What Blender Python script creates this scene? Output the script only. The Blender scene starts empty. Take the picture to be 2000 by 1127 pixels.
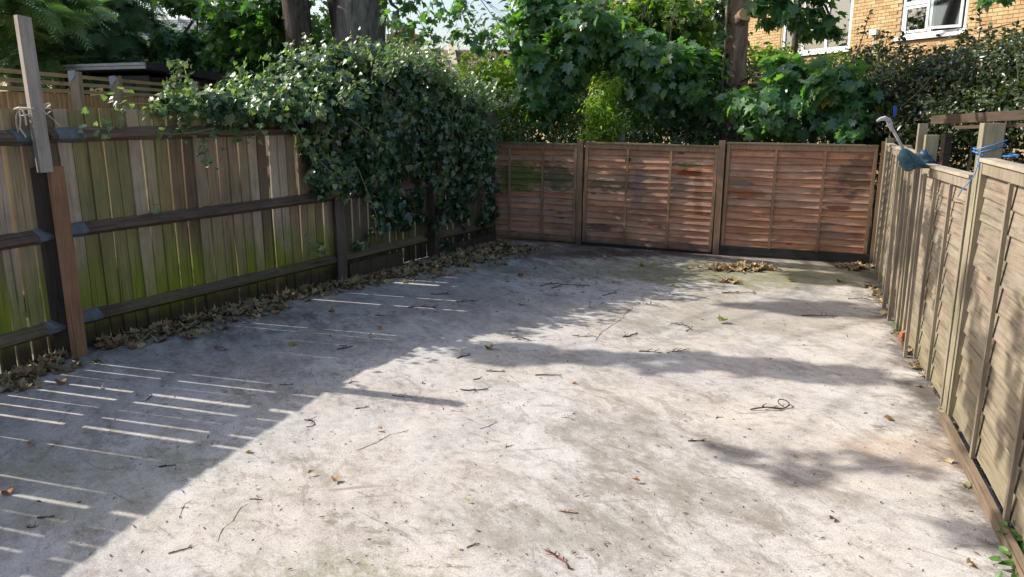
import bpy, math, random
import numpy as np
from mathutils import Matrix, Vector

# ------------------------------------------------------------------ camera, world, sun, exposure
SC = bpy.context.scene
COL = SC.collection
H = 1.75
F = 1500.0
PITCH = math.atan((563.5 - 218) / F)

cam_data = bpy.data.cameras.new('camera')
cam = bpy.data.objects.new('camera', cam_data)
COL.objects.link(cam)
cam.location = (0, 0, H)
cam.rotation_euler = (math.pi / 2 - PITCH, 0, 0)
cam_data.sensor_width = 36.0
cam_data.lens = 27.0
cam_data.clip_start = 0.05
cam_data.clip_end = 600
SC.camera = cam

SUN_EL = math.radians(38.0)
SUN_AZ = math.atan2(-0.957, 0.29)
world = bpy.data.worlds.new('World')
SC.world = world
world.use_nodes = True
wn = world.node_tree
wn.nodes.clear()
w_out = wn.nodes.new('ShaderNodeOutputWorld')
w_bg = wn.nodes.new('ShaderNodeBackground')
w_sky = wn.nodes.new('ShaderNodeTexSky')
w_sky.sky_type = 'NISHITA'
w_sky.sun_disc = False
w_sky.sun_elevation = SUN_EL
w_sky.sun_rotation = SUN_AZ
w_sky.air_density = 1.0
w_sky.dust_density = 3.0
w_sky.ozone_density = 1.0
w_bg.inputs['Strength'].default_value = 0.15
wn.links.new(w_sky.outputs[0], w_bg.inputs[0])
wn.links.new(w_bg.outputs[0], w_out.inputs[0])

sun_data = bpy.data.lights.new('sun', 'SUN')
sun_data.energy = 4.4
sun_data.angle = math.radians(0.5)
sun_data.color = (1.0, 0.94, 0.855)
sun = bpy.data.objects.new('sun', sun_data)
COL.objects.link(sun)
S_DIR = Vector((math.sin(SUN_AZ) * math.cos(SUN_EL), math.cos(SUN_AZ) * math.cos(SUN_EL), math.sin(SUN_EL)))
sun.rotation_euler = S_DIR.to_track_quat('Z', 'Y').to_euler()
sun.location = S_DIR * 40

SC.view_settings.view_transform = 'Standard'
SC.view_settings.look = 'None'
SC.view_settings.gamma = 1.0
SC.view_settings.use_curve_mapping = False
SC.view_settings.exposure = 0.65
SC.render.engine = 'CYCLES'
SC.cycles.use_denoising = True
SC.cycles.max_bounces = 6
SC.cycles.transparent_max_bounces = 6
SC.cycles.sample_clamp_indirect = 6.0

# ------------------------------------------------------------------ helpers
R = np.random.default_rng(7)
rnd = random.Random(11)
W = {}
CP, SP = math.cos(PITCH), math.sin(PITCH)


def ray(u, v):
    cx = (u - 1000) / F
    cy = (563.5 - v) / F
    return np.array([cx, CP + cy * SP, -SP + cy * CP])


def gnd(u, v, z=0.0):
    d = ray(u, v)
    return np.array([0, 0, H]) + d * ((z - H) / d[2])


def at(u, v, y):
    d = ray(u, v)
    return np.array([0, 0, H]) + d * (y / d[1])


def project(P):
    P = np.asarray(P, float) - [0, 0, H]
    f = P[..., 1] * CP - P[..., 2] * SP
    up = P[..., 1] * SP + P[..., 2] * CP
    return 1000 + F * P[..., 0] / f, 563.5 - F * up / f, f


def T(x, y, z):
    return Matrix.Translation((x, y, z))


def frame(A, B, z=0.0):
    """origin A, x towards B (horizontal), y = outside, z up"""
    d = Vector((B[0] - A[0], B[1] - A[1], 0))
    L = d.length
    d.normalize()
    y = Vector((-d.y, d.x, 0))
    M = Matrix(((d.x, y.x, 0, A[0]), (d.y, y.y, 0, A[1]), (0, 0, 1, z), (0, 0, 0, 1)))
    return M, L


def add(name, data, parent=None, M=None, mat=None, **props):
    o = bpy.data.objects.new(name, data)
    COL.objects.link(o)
    M = M if M is not None else Matrix()
    if parent is not None:
        o.parent = parent
        o.matrix_basis = W[parent.name].inverted() @ M
    else:
        o.matrix_basis = M
    W[o.name] = M
    if mat is not None and data is not None and not data.materials:
        data.materials.append(mat)
    for k, v in props.items():
        o[k] = v
    return o


def thing(name, label, category, M=None, data=None, mat=None, group=None, kind=None):
    o = add(name, data, None, M, mat)
    o['label'] = label
    o['category'] = category
    if group:
        o['group'] = group
    if kind:
        o['kind'] = kind
    return o


class MB:
    def __init__(self):
        self.v, self.f = [], []

    def poly(self, pts, faces):
        b = len(self.v)
        self.v += [tuple(p) for p in pts]
        self.f += [tuple(i + b for i in f) for f in faces]

    def box(self, x0, x1, y0, y1, z0, z1, M=None):
        pts = [(x, y, z) for z in (z0, z1) for y in (y0, y1) for x in (x0, x1)]
        if M is not None:
            pts = [tuple(M @ Vector(p)) for p in pts]
        self.poly(pts, [(0, 2, 3, 1), (4, 5, 7, 6), (0, 1, 5, 4), (2, 6, 7, 3), (0, 4, 6, 2), (1, 3, 7, 5)])
        return self

    def prism(self, sec, x0, x1):
        """section in (y,z) extruded along x"""
        n = len(sec)
        pts = [(x0, a, b) for a, b in sec] + [(x1, a, b) for a, b in sec]
        fs = [(i, (i + 1) % n, n + (i + 1) % n, n + i) for i in range(n)]
        fs += [tuple(range(n - 1, -1, -1)), tuple(range(n, 2 * n))]
        self.poly(pts, fs)
        return self

    def tube(self, pts, rad, n=6, cap=True, wob=0.0):
        pts = [Vector(p) for p in pts]
        b = len(self.v)
        ref = Vector((0.31, 0.17, 0.93))
        k = len(pts)
        for i, p in enumerate(pts):
            d = (pts[min(i + 1, k - 1)] - pts[max(i - 1, 0)])
            if d.length < 1e-9:
                d = Vector((0, 0, 1))
            d.normalize()
            a = d.cross(ref)
            if a.length < 0.05:
                a = d.cross(Vector((1, 0, 0)))
            a.normalize()
            c = d.cross(a)
            r = rad[i] if hasattr(rad, '__len__') else rad
            for j in range(n):
                t = 2 * math.pi * j / n
                rr = r * (1 + wob * (rnd.random() - 0.5))
                self.v.append(tuple(p + a * math.cos(t) * rr + c * math.sin(t) * rr))
        for i in range(k - 1):
            for j in range(n):
                self.f.append((b + i * n + j, b + i * n + (j + 1) % n, b + (i + 1) * n + (j + 1) % n, b + (i + 1) * n + j))
        if cap:
            self.f.append(tuple(b + j for j in range(n - 1, -1, -1)))
            self.f.append(tuple(b + (k - 1) * n + j for j in range(n)))
        return self

    def mesh(self, name, mat=None, smooth=False):
        me = bpy.data.meshes.new(name)
        me.from_pydata(self.v, [], self.f)
        me.update()
        if mat:
            me.materials.append(mat)
        if smooth:
            me.polygons.foreach_set('use_smooth', [True] * len(me.polygons))
        return me


def tri_mesh(name, V, Tr, rv=None, mat=None, smooth=False):
    me = bpy.data.meshes.new(name)
    me.vertices.add(len(V))
    me.vertices.foreach_set('co', np.ascontiguousarray(V, np.float32).ravel())
    me.loops.add(Tr.size)
    me.loops.foreach_set('vertex_index', np.ascontiguousarray(Tr, np.int32).ravel())
    me.polygons.add(len(Tr))
    me.polygons.foreach_set('loop_start', np.arange(0, Tr.size, 3, dtype=np.int32))
    me.polygons.foreach_set('loop_total', np.full(len(Tr), 3, np.int32))
    if smooth:
        me.polygons.foreach_set('use_smooth', np.ones(len(Tr), bool))
    if rv is not None:
        a = me.attributes.new('tint', 'FLOAT', 'POINT')
        a.data.foreach_set('value', np.ascontiguousarray(rv, np.float32))
    me.update(calc_edges=True)
    if mat:
        me.materials.append(mat)
    return me


# ------------------------------------------------------------------ node helpers
class NT:
    def __init__(self, name):
        self.m = bpy.data.materials.new(name)
        self.m.use_nodes = True
        self.t = self.m.node_tree
        self.t.nodes.clear()
        self.out = self.t.nodes.new('ShaderNodeOutputMaterial')
        self.bsdf = self.t.nodes.new('ShaderNodeBsdfPrincipled')
        self.t.links.new(self.bsdf.outputs[0], self.out.inputs[0])

    def n(self, ty, **kw):
        nd = self.t.nodes.new(ty)
        for k, v in kw.items():
            setattr(nd, k, v)
        return nd

    def l(self, a, b):
        self.t.links.new(a, b)

    def val(self, s, x):
        if isinstance(x, (int, float)):
            s.default_value = x
        elif isinstance(x, (tuple, list)):
            s.default_value = tuple(x) + ((1.0,) if len(x) == 3 and len(s.default_value) == 4 else ())
        else:
            self.l(x, s)

    def math(self, op, a, b=0.0, c=0.0, clamp=False):
        nd = self.n('ShaderNodeMath', operation=op, use_clamp=clamp)
        for i, x in enumerate((a, b, c)):
            self.val(nd.inputs[i], x)
        return nd.outputs[0]

    def mix(self, f, a, b, mode='MIX'):
        nd = self.n('ShaderNodeMix', data_type='RGBA', blend_type=mode)
        self.val(nd.inputs[0], f)
        self.val(nd.inputs[6], a)
        self.val(nd.inputs[7], b)
        return nd.outputs[2]

    def ramp(self, f, stops, interp='LINEAR'):
        nd = self.n('ShaderNodeValToRGB')
        cr = nd.color_ramp
        cr.interpolation = interp
        while len(cr.elements) < len(stops):
            cr.elements.new(0.5)
        for e, (p, c) in zip(cr.elements, stops):
            e.position = p
            c = (c, c, c) if isinstance(c, (int, float)) else c
            e.color = tuple(c) + (1.0,)
        self.val(nd.inputs[0], f)
        return nd.outputs[0]

    def noise(self, vec, scale, detail=5, rough=0.55, dist=0.0):
        nd = self.n('ShaderNodeTexNoise')
        if vec is not None:
            self.l(vec, nd.inputs['Vector'])
        nd.inputs['Scale'].default_value = scale
        nd.inputs['Detail'].default_value = detail
        nd.inputs['Roughness'].default_value = rough
        nd.inputs['Distortion'].default_value = dist
        return nd.outputs[0]

    def mapping(self, vec, scale=(1, 1, 1), rot=(0, 0, 0), loc=(0, 0, 0)):
        nd = self.n('ShaderNodeMapping')
        self.val(nd.inputs[0], vec)
        nd.inputs['Scale'].default_value = scale
        nd.inputs['Rotation'].default_value = rot
        nd.inputs['Location'].default_value = loc
        return nd.outputs[0]

    def along(self, vec, ang, stretch, loc=(0, 0, 0)):
        nd = self.n('ShaderNodeMapping', vector_type='TEXTURE')
        self.val(nd.inputs[0], vec)
        nd.inputs['Rotation'].default_value = (0, 0, math.radians(ang))
        nd.inputs['Scale'].default_value = (stretch, 1, 1)
        nd.inputs['Location'].default_value = loc
        return nd.outputs[0]

    def vadd(self, a, b):
        nd = self.n('ShaderNodeVectorMath', operation='ADD')
        self.val(nd.inputs[0], a)
        self.val(nd.inputs[1], b)
        return nd.outputs[0]

    def smooth(self, x, a, b):
        nd = self.n('ShaderNodeMapRange', interpolation_type='SMOOTHSTEP')
        self.val(nd.inputs[0], x)
        nd.inputs[1].default_value = a
        nd.inputs[2].default_value = b
        return nd.outputs[0]

    def pos(self):
        return self.n('ShaderNodeNewGeometry').outputs['Position']

    def obj(self):
        return self.n('ShaderNodeTexCoord').outputs['Object']

    def rand(self):
        return self.n('ShaderNodeObjectInfo').outputs['Random']

    def xyz(self, v):
        nd = self.n('ShaderNodeSeparateXYZ')
        self.l(v, nd.inputs[0])
        return nd.outputs

    def bump(self, h, strength=0.3, dist=0.01):
        nd = self.n('ShaderNodeBump')
        nd.inputs['Strength'].default_value = strength
        nd.inputs['Distance'].default_value = dist
        self.l(h, nd.inputs['Height'])
        self.l(nd.outputs[0], self.bsdf.inputs['Normal'])

    def fin(self, col, rough=0.85, spec=0.3):
        self.val(self.bsdf.inputs['Base Color'], col)
        self.val(self.bsdf.inputs['Roughness'], rough)
        self.bsdf.inputs['Specular IOR Level'].default_value = spec
        return self.m


def wood(name, hues, axis='z', contrast=0.55, algae=None, wet=None, stains=None, knots=0.5, blotch=None, spec=0.2, ramp_soft=False, streak=None):
    """hues: colours picked per piece; algae=(colour,z0,z1,amount); wet=(z0,z1,colour); stains: list of (pos,radius3,colour,amount)"""
    t = NT(name)
    r = t.rand()
    off = t.math('MULTIPLY', r, 53.0)
    comb = t.n('ShaderNodeCombineXYZ')
    for i in range(3):
        t.l(off, comb.inputs[i])
    oc = t.vadd(t.obj(), comb.outputs[0])
    sc = {'x': (0.8, 16, 16), 'z': (16, 16, 0.8), 'y': (16, 0.8, 16)}[axis]
    g1 = t.noise(t.mapping(oc, sc), 2.4, 9, 0.7, 0.8)
    sc2 = tuple(s * (5 if s > 1 else 2.2) for s in sc)
    g2 = t.noise(t.mapping(oc, sc2), 2.0, 4, 0.6)
    grain = t.math('ADD', t.math('MULTIPLY', g1, 0.65), t.math('MULTIPLY', g2, 0.35))
    n = len(hues)
    base = t.ramp(t.math('FRACT', t.math('MULTIPLY', r, 7.31)), [((i + 0.0) / n, h) for i, h in enumerate(hues)], 'LINEAR' if ramp_soft else 'CONSTANT')
    shade = t.ramp(grain, [(0.36, 1.0 - contrast), (0.49, 0.95), (0.64, 1.0 + contrast * 0.35)])
    crk = t.noise(t.mapping(oc, tuple(q * (1.6 if q > 1 else 0.5) for q in sc)), 2.0, 6, 0.6, 0.5)
    shade = t.mix(1.0, shade, t.ramp(crk, [(0.33, 0.45), (0.39, 1.0)]), 'MULTIPLY')
    col = t.mix(1.0, base, shade, 'MULTIPLY')
    # knots
    if knots:
        kv = t.n('ShaderNodeTexVoronoi', feature='F1')
        t.l(t.mapping(oc, {'x': (1.6, 5, 5), 'z': (5, 5, 1.6), 'y': (5, 1.6, 5)}[axis]), kv.inputs['Vector'])
        kv.inputs['Scale'].default_value = 1.5
        k = t.math('SUBTRACT', 1.0, t.smooth(kv.outputs['Distance'], 0.03, 0.17))
        col = t.mix(t.math('MULTIPLY', k, knots), col, t.mix(1.0, col, (0.3, 0.24, 0.2), 'MULTIPLY'))
    if streak:
        q = t.noise(t.mapping(oc, {'x': (1.5, 9, 9), 'z': (9, 9, 1.5), 'y': (9, 1.5, 9)}[axis]), 1.6, 8, 0.72, 1.4)
        f = t.smooth(q, 0.57, 0.66)
        col = t.mix(t.math('MULTIPLY', f, streak[1]), col, streak[0])
        q = t.noise(t.mapping(oc, {'x': (1.0, 5, 5), 'z': (5, 5, 1.0), 'y': (5, 1.0, 5)}[axis], loc=(3, 8, 1)), 1.4, 8, 0.7, 0.6)
        col = t.mix(t.math('MULTIPLY', t.smooth(q, 0.54, 0.66), 0.55), col, (0.25, 0.215, 0.19))
    p = t.pos()
    # patches of weathering in world space
    wv = t.noise(p, 2.3, 6, 0.6)
    col = t.mix(1.0, col, t.ramp(wv, [(0.3, 0.68), (0.55, 1.0), (0.75, 1.14)]), 'MULTIPLY')
    if blotch:
        bm = t.smooth(t.noise(t.mapping(p, (1, 1, 1.6), loc=(3, 1, 8)), 1.7, 7, 0.65), 0.52, 0.68)
        col = t.mix(t.math('MULTIPLY', bm, blotch[1]), col, blotch[0])
    for (c, rad, sc_, amt) in (stains or []):
        d = t.n('ShaderNodeVectorMath', operation='SUBTRACT')
        t.l(p, d.inputs[0])
        d.inputs[1].default_value = tuple(c)
        dm = t.mapping(d.outputs[0], tuple(1.0 / q for q in rad))
        ln = t.n('ShaderNodeVectorMath', operation='LENGTH')
        t.l(dm, ln.inputs[0])
        ng = t.math('ADD', ln.outputs['Value'], t.math('MULTIPLY', t.math('SUBTRACT', t.noise(t.mapping(p, (1, 1, 2.2)), 6, 9, 0.72), 0.5), 3.2))
        f = t.math('SUBTRACT', 1.0, t.smooth(ng, 0.6, 1.0))
        col = t.mix(t.math('MULTIPLY', f, amt), col, sc_)
    if algae:
        z = t.xyz(p)[2]
        zz = t.math('ADD', z, t.math('MULTIPLY', t.math('SUBTRACT', t.noise(t.mapping(p, (3, 3, 1.2)), 2.2, 6, 0.6), 0.5), 0.75))
        f = t.math('SUBTRACT', 1.0, t.smooth(zz, algae[1], algae[2]))
        f = t.math('MULTIPLY', f, t.math('ADD', 0.45, t.math('MULTIPLY', t.math('FRACT', t.math('MULTIPLY', r, 13.7)), 0.6)))
        f = t.math('MULTIPLY', f, algae[3], clamp=True)
        col = t.mix(f, col, t.mix(1.0, algae[0], shade, 'MULTIPLY'))
    if wet:
        z = t.xyz(p)[2]
        zz = t.math('ADD', z, t.math('MULTIPLY', t.math('SUBTRACT', t.noise(p, 6, 5), 0.5), 0.14))
        f = t.math('SUBTRACT', 1.0, t.smooth(zz, wet[0], wet[1]))
        col = t.mix(t.math('MULTIPLY', f, 0.9), col, wet[2])
    t.bump(grain, 0.5, 0.004)
    return t.fin(col, 0.88, spec)


LEAF_GAIN = {'ivy_leaf': 1.35, 'ivy_leaf_sunlit': 1.45, 'sycamore_leaf': 1.4, 'sycamore_leaf_dark': 1.35, 'hedge_leaf': 1.35, 'hedge_leaf_right': 1.25, 'conifer_frond': 1.6}


def leaf_mat(name, cols, trans=0.3, rough=0.4, spec=0.5, tcol=None):
    t = NT(name)
    a = t.n('ShaderNodeAttribute', attribute_name='tint').outputs['Fac']
    f = t.math('FRACT', t.math('ADD', a, t.rand()))
    n = len(cols)
    k = LEAF_GAIN.get(name, 1.0)
    col = t.ramp(f, [(i / max(n - 1, 1), tuple(x * k for x in c)) for i, c in enumerate(cols)])
    p = t.pos()
    col = t.mix(1.0, col, t.ramp(t.noise(p, 24, 3), [(0.3, 0.75), (0.7, 1.2)]), 'MULTIPLY')
    t.fin(col, rough, spec)
    tr = t.n('ShaderNodeBsdfTranslucent')
    t.val(tr.inputs[0], t.mix(1.0, col, tcol or (1.9, 2.2, 0.7), 'MULTIPLY'))
    mx = t.n('ShaderNodeMixShader')
    mx.inputs[0].default_value = trans
    t.l(t.bsdf.outputs[0], mx.inputs[1])
    t.l(tr.outputs[0], mx.inputs[2])
    t.l(mx.outputs[0], t.out.inputs[0])
    return t.m


def plain(name, col, rough=0.6, spec=0.3, metal=0.0, var=0.25, scale=8):
    t = NT(name)
    c = t.mix(1.0, col, t.ramp(t.noise(t.obj(), scale, 6, 0.6), [(0.25, 1 - var), (0.75, 1 + var)]), 'MULTIPLY')
    t.bsdf.inputs['Metallic'].default_value = metal
    return t.fin(c, rough, spec)


# ------------------------------------------------------------------ materials
def concrete():
    t = NT('concrete')
    p = t.pos()
    sweep = t.along(p, -62, 1.9)
    big = t.noise(p, 0.8, 12, 0.70, 0.2)
    mid = t.noise(sweep, 3.2, 15, 0.78, 0.25)
    fine = t.noise(p, 16, 12, 0.80)
    grit = t.noise(p, 110, 5, 0.8)
    s = t.math('ADD', t.math('MULTIPLY', big, 0.26), t.math('MULTIPLY', mid, 0.40))
    s = t.math('ADD', s, t.math('MULTIPLY', fine, 0.34))
    col = t.ramp(s, [(0.39, (0.21, 0.19, 0.17)), (0.445, (0.335, 0.314, 0.292)), (0.50, (0.43, 0.41, 0.388)), (0.56, (0.51, 0.488, 0.466))])
    warm = t.smooth(t.noise(t.mapping(p, (1, 1, 1), loc=(9, 4, 0)), 0.9, 8, 0.65), 0.42, 0.62)
    col = t.mix(t.math('MULTIPLY', warm, 0.6), col, t.mix(1.0, col, (1.06, 0.98, 0.885), 'MULTIPLY'))
    col = t.mix(1.0, col, t.ramp(grit, [(0.34, 0.50), (0.46, 0.96), (0.64, 1.16)]), 'MULTIPLY')
    dab = t.math('MULTIPLY', t.smooth(t.noise(t.along(p, -8, 2.2, (3, 3, 0)), 9.0, 12, 0.78), 0.56, 0.60), t.smooth(t.noise(t.mapping(p, (1, 1, 1), loc=(7, 1, 0)), 1.4, 6), 0.50, 0.60))
    col = t.mix(t.math('MULTIPLY', dab, 0.7), col, (0.17, 0.155, 0.095))
    # brown grey scuffs in broken strokes
    for ang, st, sc_, lo, loc, amt in ((-62, 2.6, 4.0, 0.53, (4, 2, 0), 0.5), (-35, 2.2, 7.0, 0.535, (1, 7, 0), 0.45), (-80, 3.0, 9.0, 0.54, (6, 3, 0), 0.5), (10, 1.6, 6.0, 0.545, (2, 9, 0), 0.4)):
        q = t.noise(t.along(p, ang, st, loc), sc_, 15, 0.82, 0.15)
        msk = t.smooth(t.noise(t.mapping(p, (1, 1, 1), loc=loc), 1.1, 10, 0.7), 0.45, 0.57)
        f = t.math('MULTIPLY', t.smooth(q, lo, lo + 0.045), msk)
        col = t.mix(t.math('MULTIPLY', f, amt), col, (0.17, 0.145, 0.115))
    # hairline scratches
    for ang, loc in ((8, (0, 0, 0)), (-40, (5, 5, 0))):
        hl = t.noise(t.along(p, ang, 14, loc), 22.0, 6, 0.6, 0.6)
        f = t.math('MULTIPLY', t.smooth(hl, 0.60, 0.66), t.smooth(t.noise(t.mapping(p, (1, 1, 1), loc=loc), 1.7, 5), 0.48, 0.6))
        col = t.mix(t.math('MULTIPLY', f, 0.5), col, (0.12, 0.105, 0.09))
    # pits
    vo = t.n('ShaderNodeTexVoronoi')
    t.l(p, vo.inputs['Vector'])
    vo.inputs['Scale'].default_value = 26
    pits = t.math('SUBTRACT', 1.0, t.smooth(vo.outputs['Distance'], 0.06, 0.16))
    pits = t.math('MULTIPLY', pits, t.smooth(t.noise(p, 2.0, 5), 0.47, 0.6))
    col = t.mix(t.math('MULTIPLY', pits, 0.55), col, (0.10, 0.09, 0.08))
    brk = t.noise(sweep, 5.0, 15, 0.84)
    def spot(c, rad, colr, amt, wob=1.3, e0=0.4, e1=1.15, br=0.75):
        nonlocal col
        d = t.n('ShaderNodeVectorMath', operation='SUBTRACT')
        t.l(p, d.inputs[0])
        d.inputs[1].default_value = (c[0], c[1], 0)
        dm = t.mapping(d.outputs[0], (1 / rad[0], 1 / rad[1], 0), (0, 0, 0))
        ln = t.n('ShaderNodeVectorMath', operation='LENGTH')
        t.l(dm, ln.inputs[0])
        ng = t.math('ADD', ln.outputs['Value'], t.math('MULTIPLY', t.math('SUBTRACT', mid, 0.5), wob * 2.2))
        ff = t.math('SUBTRACT', 1.0, t.smooth(ng, e0, e1))
        bk = t.math('ADD', 1.0 - br, t.math('MULTIPLY', t.smooth(brk, 0.44, 0.56), br))
        col = t.mix(t.math('MULTIPLY', t.math('MULTIPLY', ff, bk), amt), col, colr)
    spot((3.0, 8.3), (2.1, 0.9), (0.16, 0.16, 0.05), 0.75, br=.35)
    spot((1.4, 8.6), (2.2, 0.8), (0.14, 0.135, 0.075), 0.6, br=.4)
    spot((0.6, 9.7), (1.6, 0.7), (0.115, 0.068, 0.045), 0.85, br=.35)
    spot((1.9, 9.55), (1.8, 0.35), (0.05, 0.038, 0.026), 0.9, br=.3)
    spot((-0.4, 9.3), (1.2, 1.0), (0.16, 0.145, 0.125), 0.55, br=.5)
    spot((2.3, 6.6), (1.6, 0.9), (0.27, 0.235, 0.17), 0.6, br=.4)
    spot((2.2, 3.75), (0.45, 0.35), (0.33, 0.20, 0.10), 0.5, br=.4)
    spot((0.5, 3.95), (0.35, 0.9), (0.19, 0.17, 0.14), 0.7, 2.0)
    spot((0.8, 3.4), (0.7, 0.4), (0.21, 0.185, 0.15), 0.7, 2.0)
    spot((0.2, 3.0), (0.8, 0.3), (0.22, 0.20, 0.165), 0.6, 2.0)
    spot((-0.75, 2.72), (0.4, 0.14), (0.20, 0.20, 0.10), 0.55, 2.0, br=.95)
    spot((-0.5, 2.6), (0.7, 0.13), (0.20, 0.19, 0.11), 0.5, 2.0, br=.95)
    spot((-2.2, 3.4), (1.0, 0.5), (0.20, 0.21, 0.11), 0.4, 2.0)
    spot((-2.2, 5.6), (1.5, 1.3), (0.15, 0.14, 0.13), 0.4, 1.8)
    spot((-0.6, 7.2), (1.7, 1.2), (0.20, 0.19, 0.175), 0.35, 1.8)
    spot((-2.6, 6.3), (1.2, 0.6), (0.10, 0.085, 0.07), 0.6, 1.8)
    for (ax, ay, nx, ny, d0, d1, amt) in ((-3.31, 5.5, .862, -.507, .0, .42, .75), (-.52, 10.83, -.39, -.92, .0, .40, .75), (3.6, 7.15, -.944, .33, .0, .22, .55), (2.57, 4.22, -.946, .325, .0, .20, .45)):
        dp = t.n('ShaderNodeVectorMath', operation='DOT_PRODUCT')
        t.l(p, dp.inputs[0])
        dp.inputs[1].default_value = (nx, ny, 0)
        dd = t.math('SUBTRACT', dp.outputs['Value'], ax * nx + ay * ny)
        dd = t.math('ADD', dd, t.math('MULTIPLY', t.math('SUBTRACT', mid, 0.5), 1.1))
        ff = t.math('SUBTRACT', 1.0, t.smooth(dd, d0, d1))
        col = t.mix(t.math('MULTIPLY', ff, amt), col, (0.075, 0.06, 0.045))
    h = t.math('ADD', t.math('MULTIPLY', fine, 0.6), t.math('MULTIPLY', grit, 0.4))
    h = t.math('SUBTRACT', h, t.math('MULTIPLY', pits, 0.5))
    t.bump(h, 0.6, 0.012)
    return t.fin(col, 0.9, 0.25)


M_CONC = concrete()


def earth():
    t = NT('earth')
    p = t.pos()
    c = t.ramp(t.noise(p, 3, 8, 0.7), [(0.3, (0.03, 0.022, 0.015)), (0.5, (0.06, 0.05, 0.03)), (0.7, (0.07, 0.09, 0.035))])
    t.bump(t.noise(p, 14, 6), 0.6, 0.05)
    return t.fin(c, 0.95, 0.1)


M_EARTH = earth()
M_FEATHER = wood('feather_board', [(0.32, 0.235, 0.15), (0.41, 0.315, 0.22), (0.26, 0.215, 0.095), (0.45, 0.355, 0.26), (0.22, 0.155, 0.09), (0.36, 0.28, 0.16), (0.17, 0.115, 0.075), (0.34, 0.25, 0.165)],
                 'z', 0.45, algae=((0.20, 0.235, 0.026), 0.26, 0.84, 1.1), wet=(0.10, 0.26, (0.05, 0.034, 0.026)), knots=0.45,
                 blotch=((0.19, 0.185, 0.09), 0.4))
M_FEATHER_SHADY = wood('feather_board_shaded', [(0.12, 0.10, 0.08), (0.15, 0.12, 0.095), (0.10, 0.085, 0.06)], 'z', 0.5,  # darker copy of the boards, shade of the far bays put into the colour
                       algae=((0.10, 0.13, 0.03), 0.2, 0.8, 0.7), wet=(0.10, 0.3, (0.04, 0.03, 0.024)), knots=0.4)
M_RAIL = wood('rail_wood', [(0.17, 0.12, 0.085), (0.145, 0.10, 0.075)], 'x', 0.6, algae=((0.11, 0.13, 0.045), 0.12, 0.38, 0.7), knots=0.3)
M_GALV = plain('galvanised_steel', (0.13, 0.145, 0.16), 0.8, 0.25, 0.0, 0.4, 14)
M_POST_DARK = wood('post_dark', [(0.075, 0.055, 0.042)], 'z', 0.5, algae=((0.10, 0.10, 0.05), -0.4, 0.5, 0.6))
M_POST_GREEN = wood('post_weathered', [(0.25, 0.22, 0.13), (0.22, 0.19, 0.14)], 'z', 0.5, blotch=((0.2, 0.2, 0.06), 0.5))
M_PLANK = wood('plank_reddish', [(0.33, 0.17, 0.095)], 'z', 0.35, knots=0.7)
M_POLE = wood('pole_pale', [(0.40, 0.34, 0.28)], 'z', 0.35, knots=0.6)
ORANGE = [(0.49, 0.24, 0.135), (0.55, 0.315, 0.205), (0.43, 0.215, 0.125), (0.56, 0.265, 0.145), (0.48, 0.29, 0.195)]
bs = lambda u, v: tuple(at(u, v, 9.7 + (1300 - u) * 0.0019))
M_LAP = wood('lap_slat', ORANGE, 'x', 0.5, knots=0.95, streak=((0.20, 0.065, 0.028), 0.75), blotch=((0.16, 0.125, 0.105), 0.5), wet=(0.02, 0.2, (0.075, 0.058, 0.045)), ramp_soft=True,
             stains=[(bs(1015, 350), (0.5, 0.9, 0.24), (0.11, 0.135, 0.035), 0.95), (bs(1085, 345), (0.3, 0.9, 0.22), (0.10, 0.105, 0.05), 0.85),
                     (bs(1190, 365), (0.35, 0.9, 0.1), (0.12, 0.115, 0.07), 0.75), (bs(1345, 337), (0.17, 0.9, 0.05), (0.21, 0.055, 0.02), 0.95),
                     (bs(1345, 322), (0.2, 0.9, 0.035), (0.11, 0.12, 0.05), 0.8), (bs(1230, 314), (0.04, 0.9, 0.035), (0.04, 0.02, 0.015), 1.0),
                     (bs(1450, 378), (0.28, 0.9, 0.07), (0.24, 0.09, 0.035), 0.8), (bs(1440, 355), (0.2, 0.9, 0.035), (0.14, 0.12, 0.11), 0.8),
                     (bs(1670, 345), (0.22, 0.9, 0.25), (0.10, 0.07, 0.05), 0.7), (bs(1640, 405), (0.2, 0.9, 0.03), (0.16, 0.05, 0.03), 0.8),
                     (bs(1170, 447), (0.3, 0.9, 0.05), (0.07, 0.05, 0.04), 0.75), (bs(1250, 365), (0.12, 0.9, 0.4), (0.17, 0.135, 0.125), 0.6),
                     (bs(1365, 380), (0.07, 0.9, 0.4), (0.17, 0.085, 0.05), 0.55), (bs(1480, 430), (0.6, 0.9, 0.06), (0.33, 0.13, 0.06), 0.5)])
M_LAP_FRAME = wood('lap_frame', [(0.33, 0.205, 0.125), (0.30, 0.19, 0.12)], 'z', 0.4, knots=0.3, wet=(0.02, 0.2, (0.09, 0.07, 0.055)))
M_LAP_CAP = wood('lap_cap', [(0.24, 0.18, 0.12)], 'x', 0.45, blotch=((0.11, 0.12, 0.05), 0.6))
M_GRAVEL = wood('damp_board', [(0.045, 0.042, 0.042)], 'x', 0.4, knots=0)
GREYS = [(0.25, 0.205, 0.15), (0.215, 0.18, 0.135), (0.27, 0.215, 0.155), (0.20, 0.168, 0.13), (0.24, 0.19, 0.14)]
M_RLAP = wood('old_lap_slat', GREYS, 'x', 0.6, knots=0.85, streak=((0.13, 0.11, 0.085), 0.3), blotch=((0.15, 0.145, 0.09), 0.5), ramp_soft=True,
              algae=((0.22, 0.19, 0.11), 0.1, 0.9, 0.6))
M_RFRAME = wood('old_lap_frame', [(0.24, 0.20, 0.145), (0.27, 0.22, 0.165)], 'z', 0.45, knots=0.2, blotch=((0.2, 0.2, 0.09), 0.5))
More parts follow.
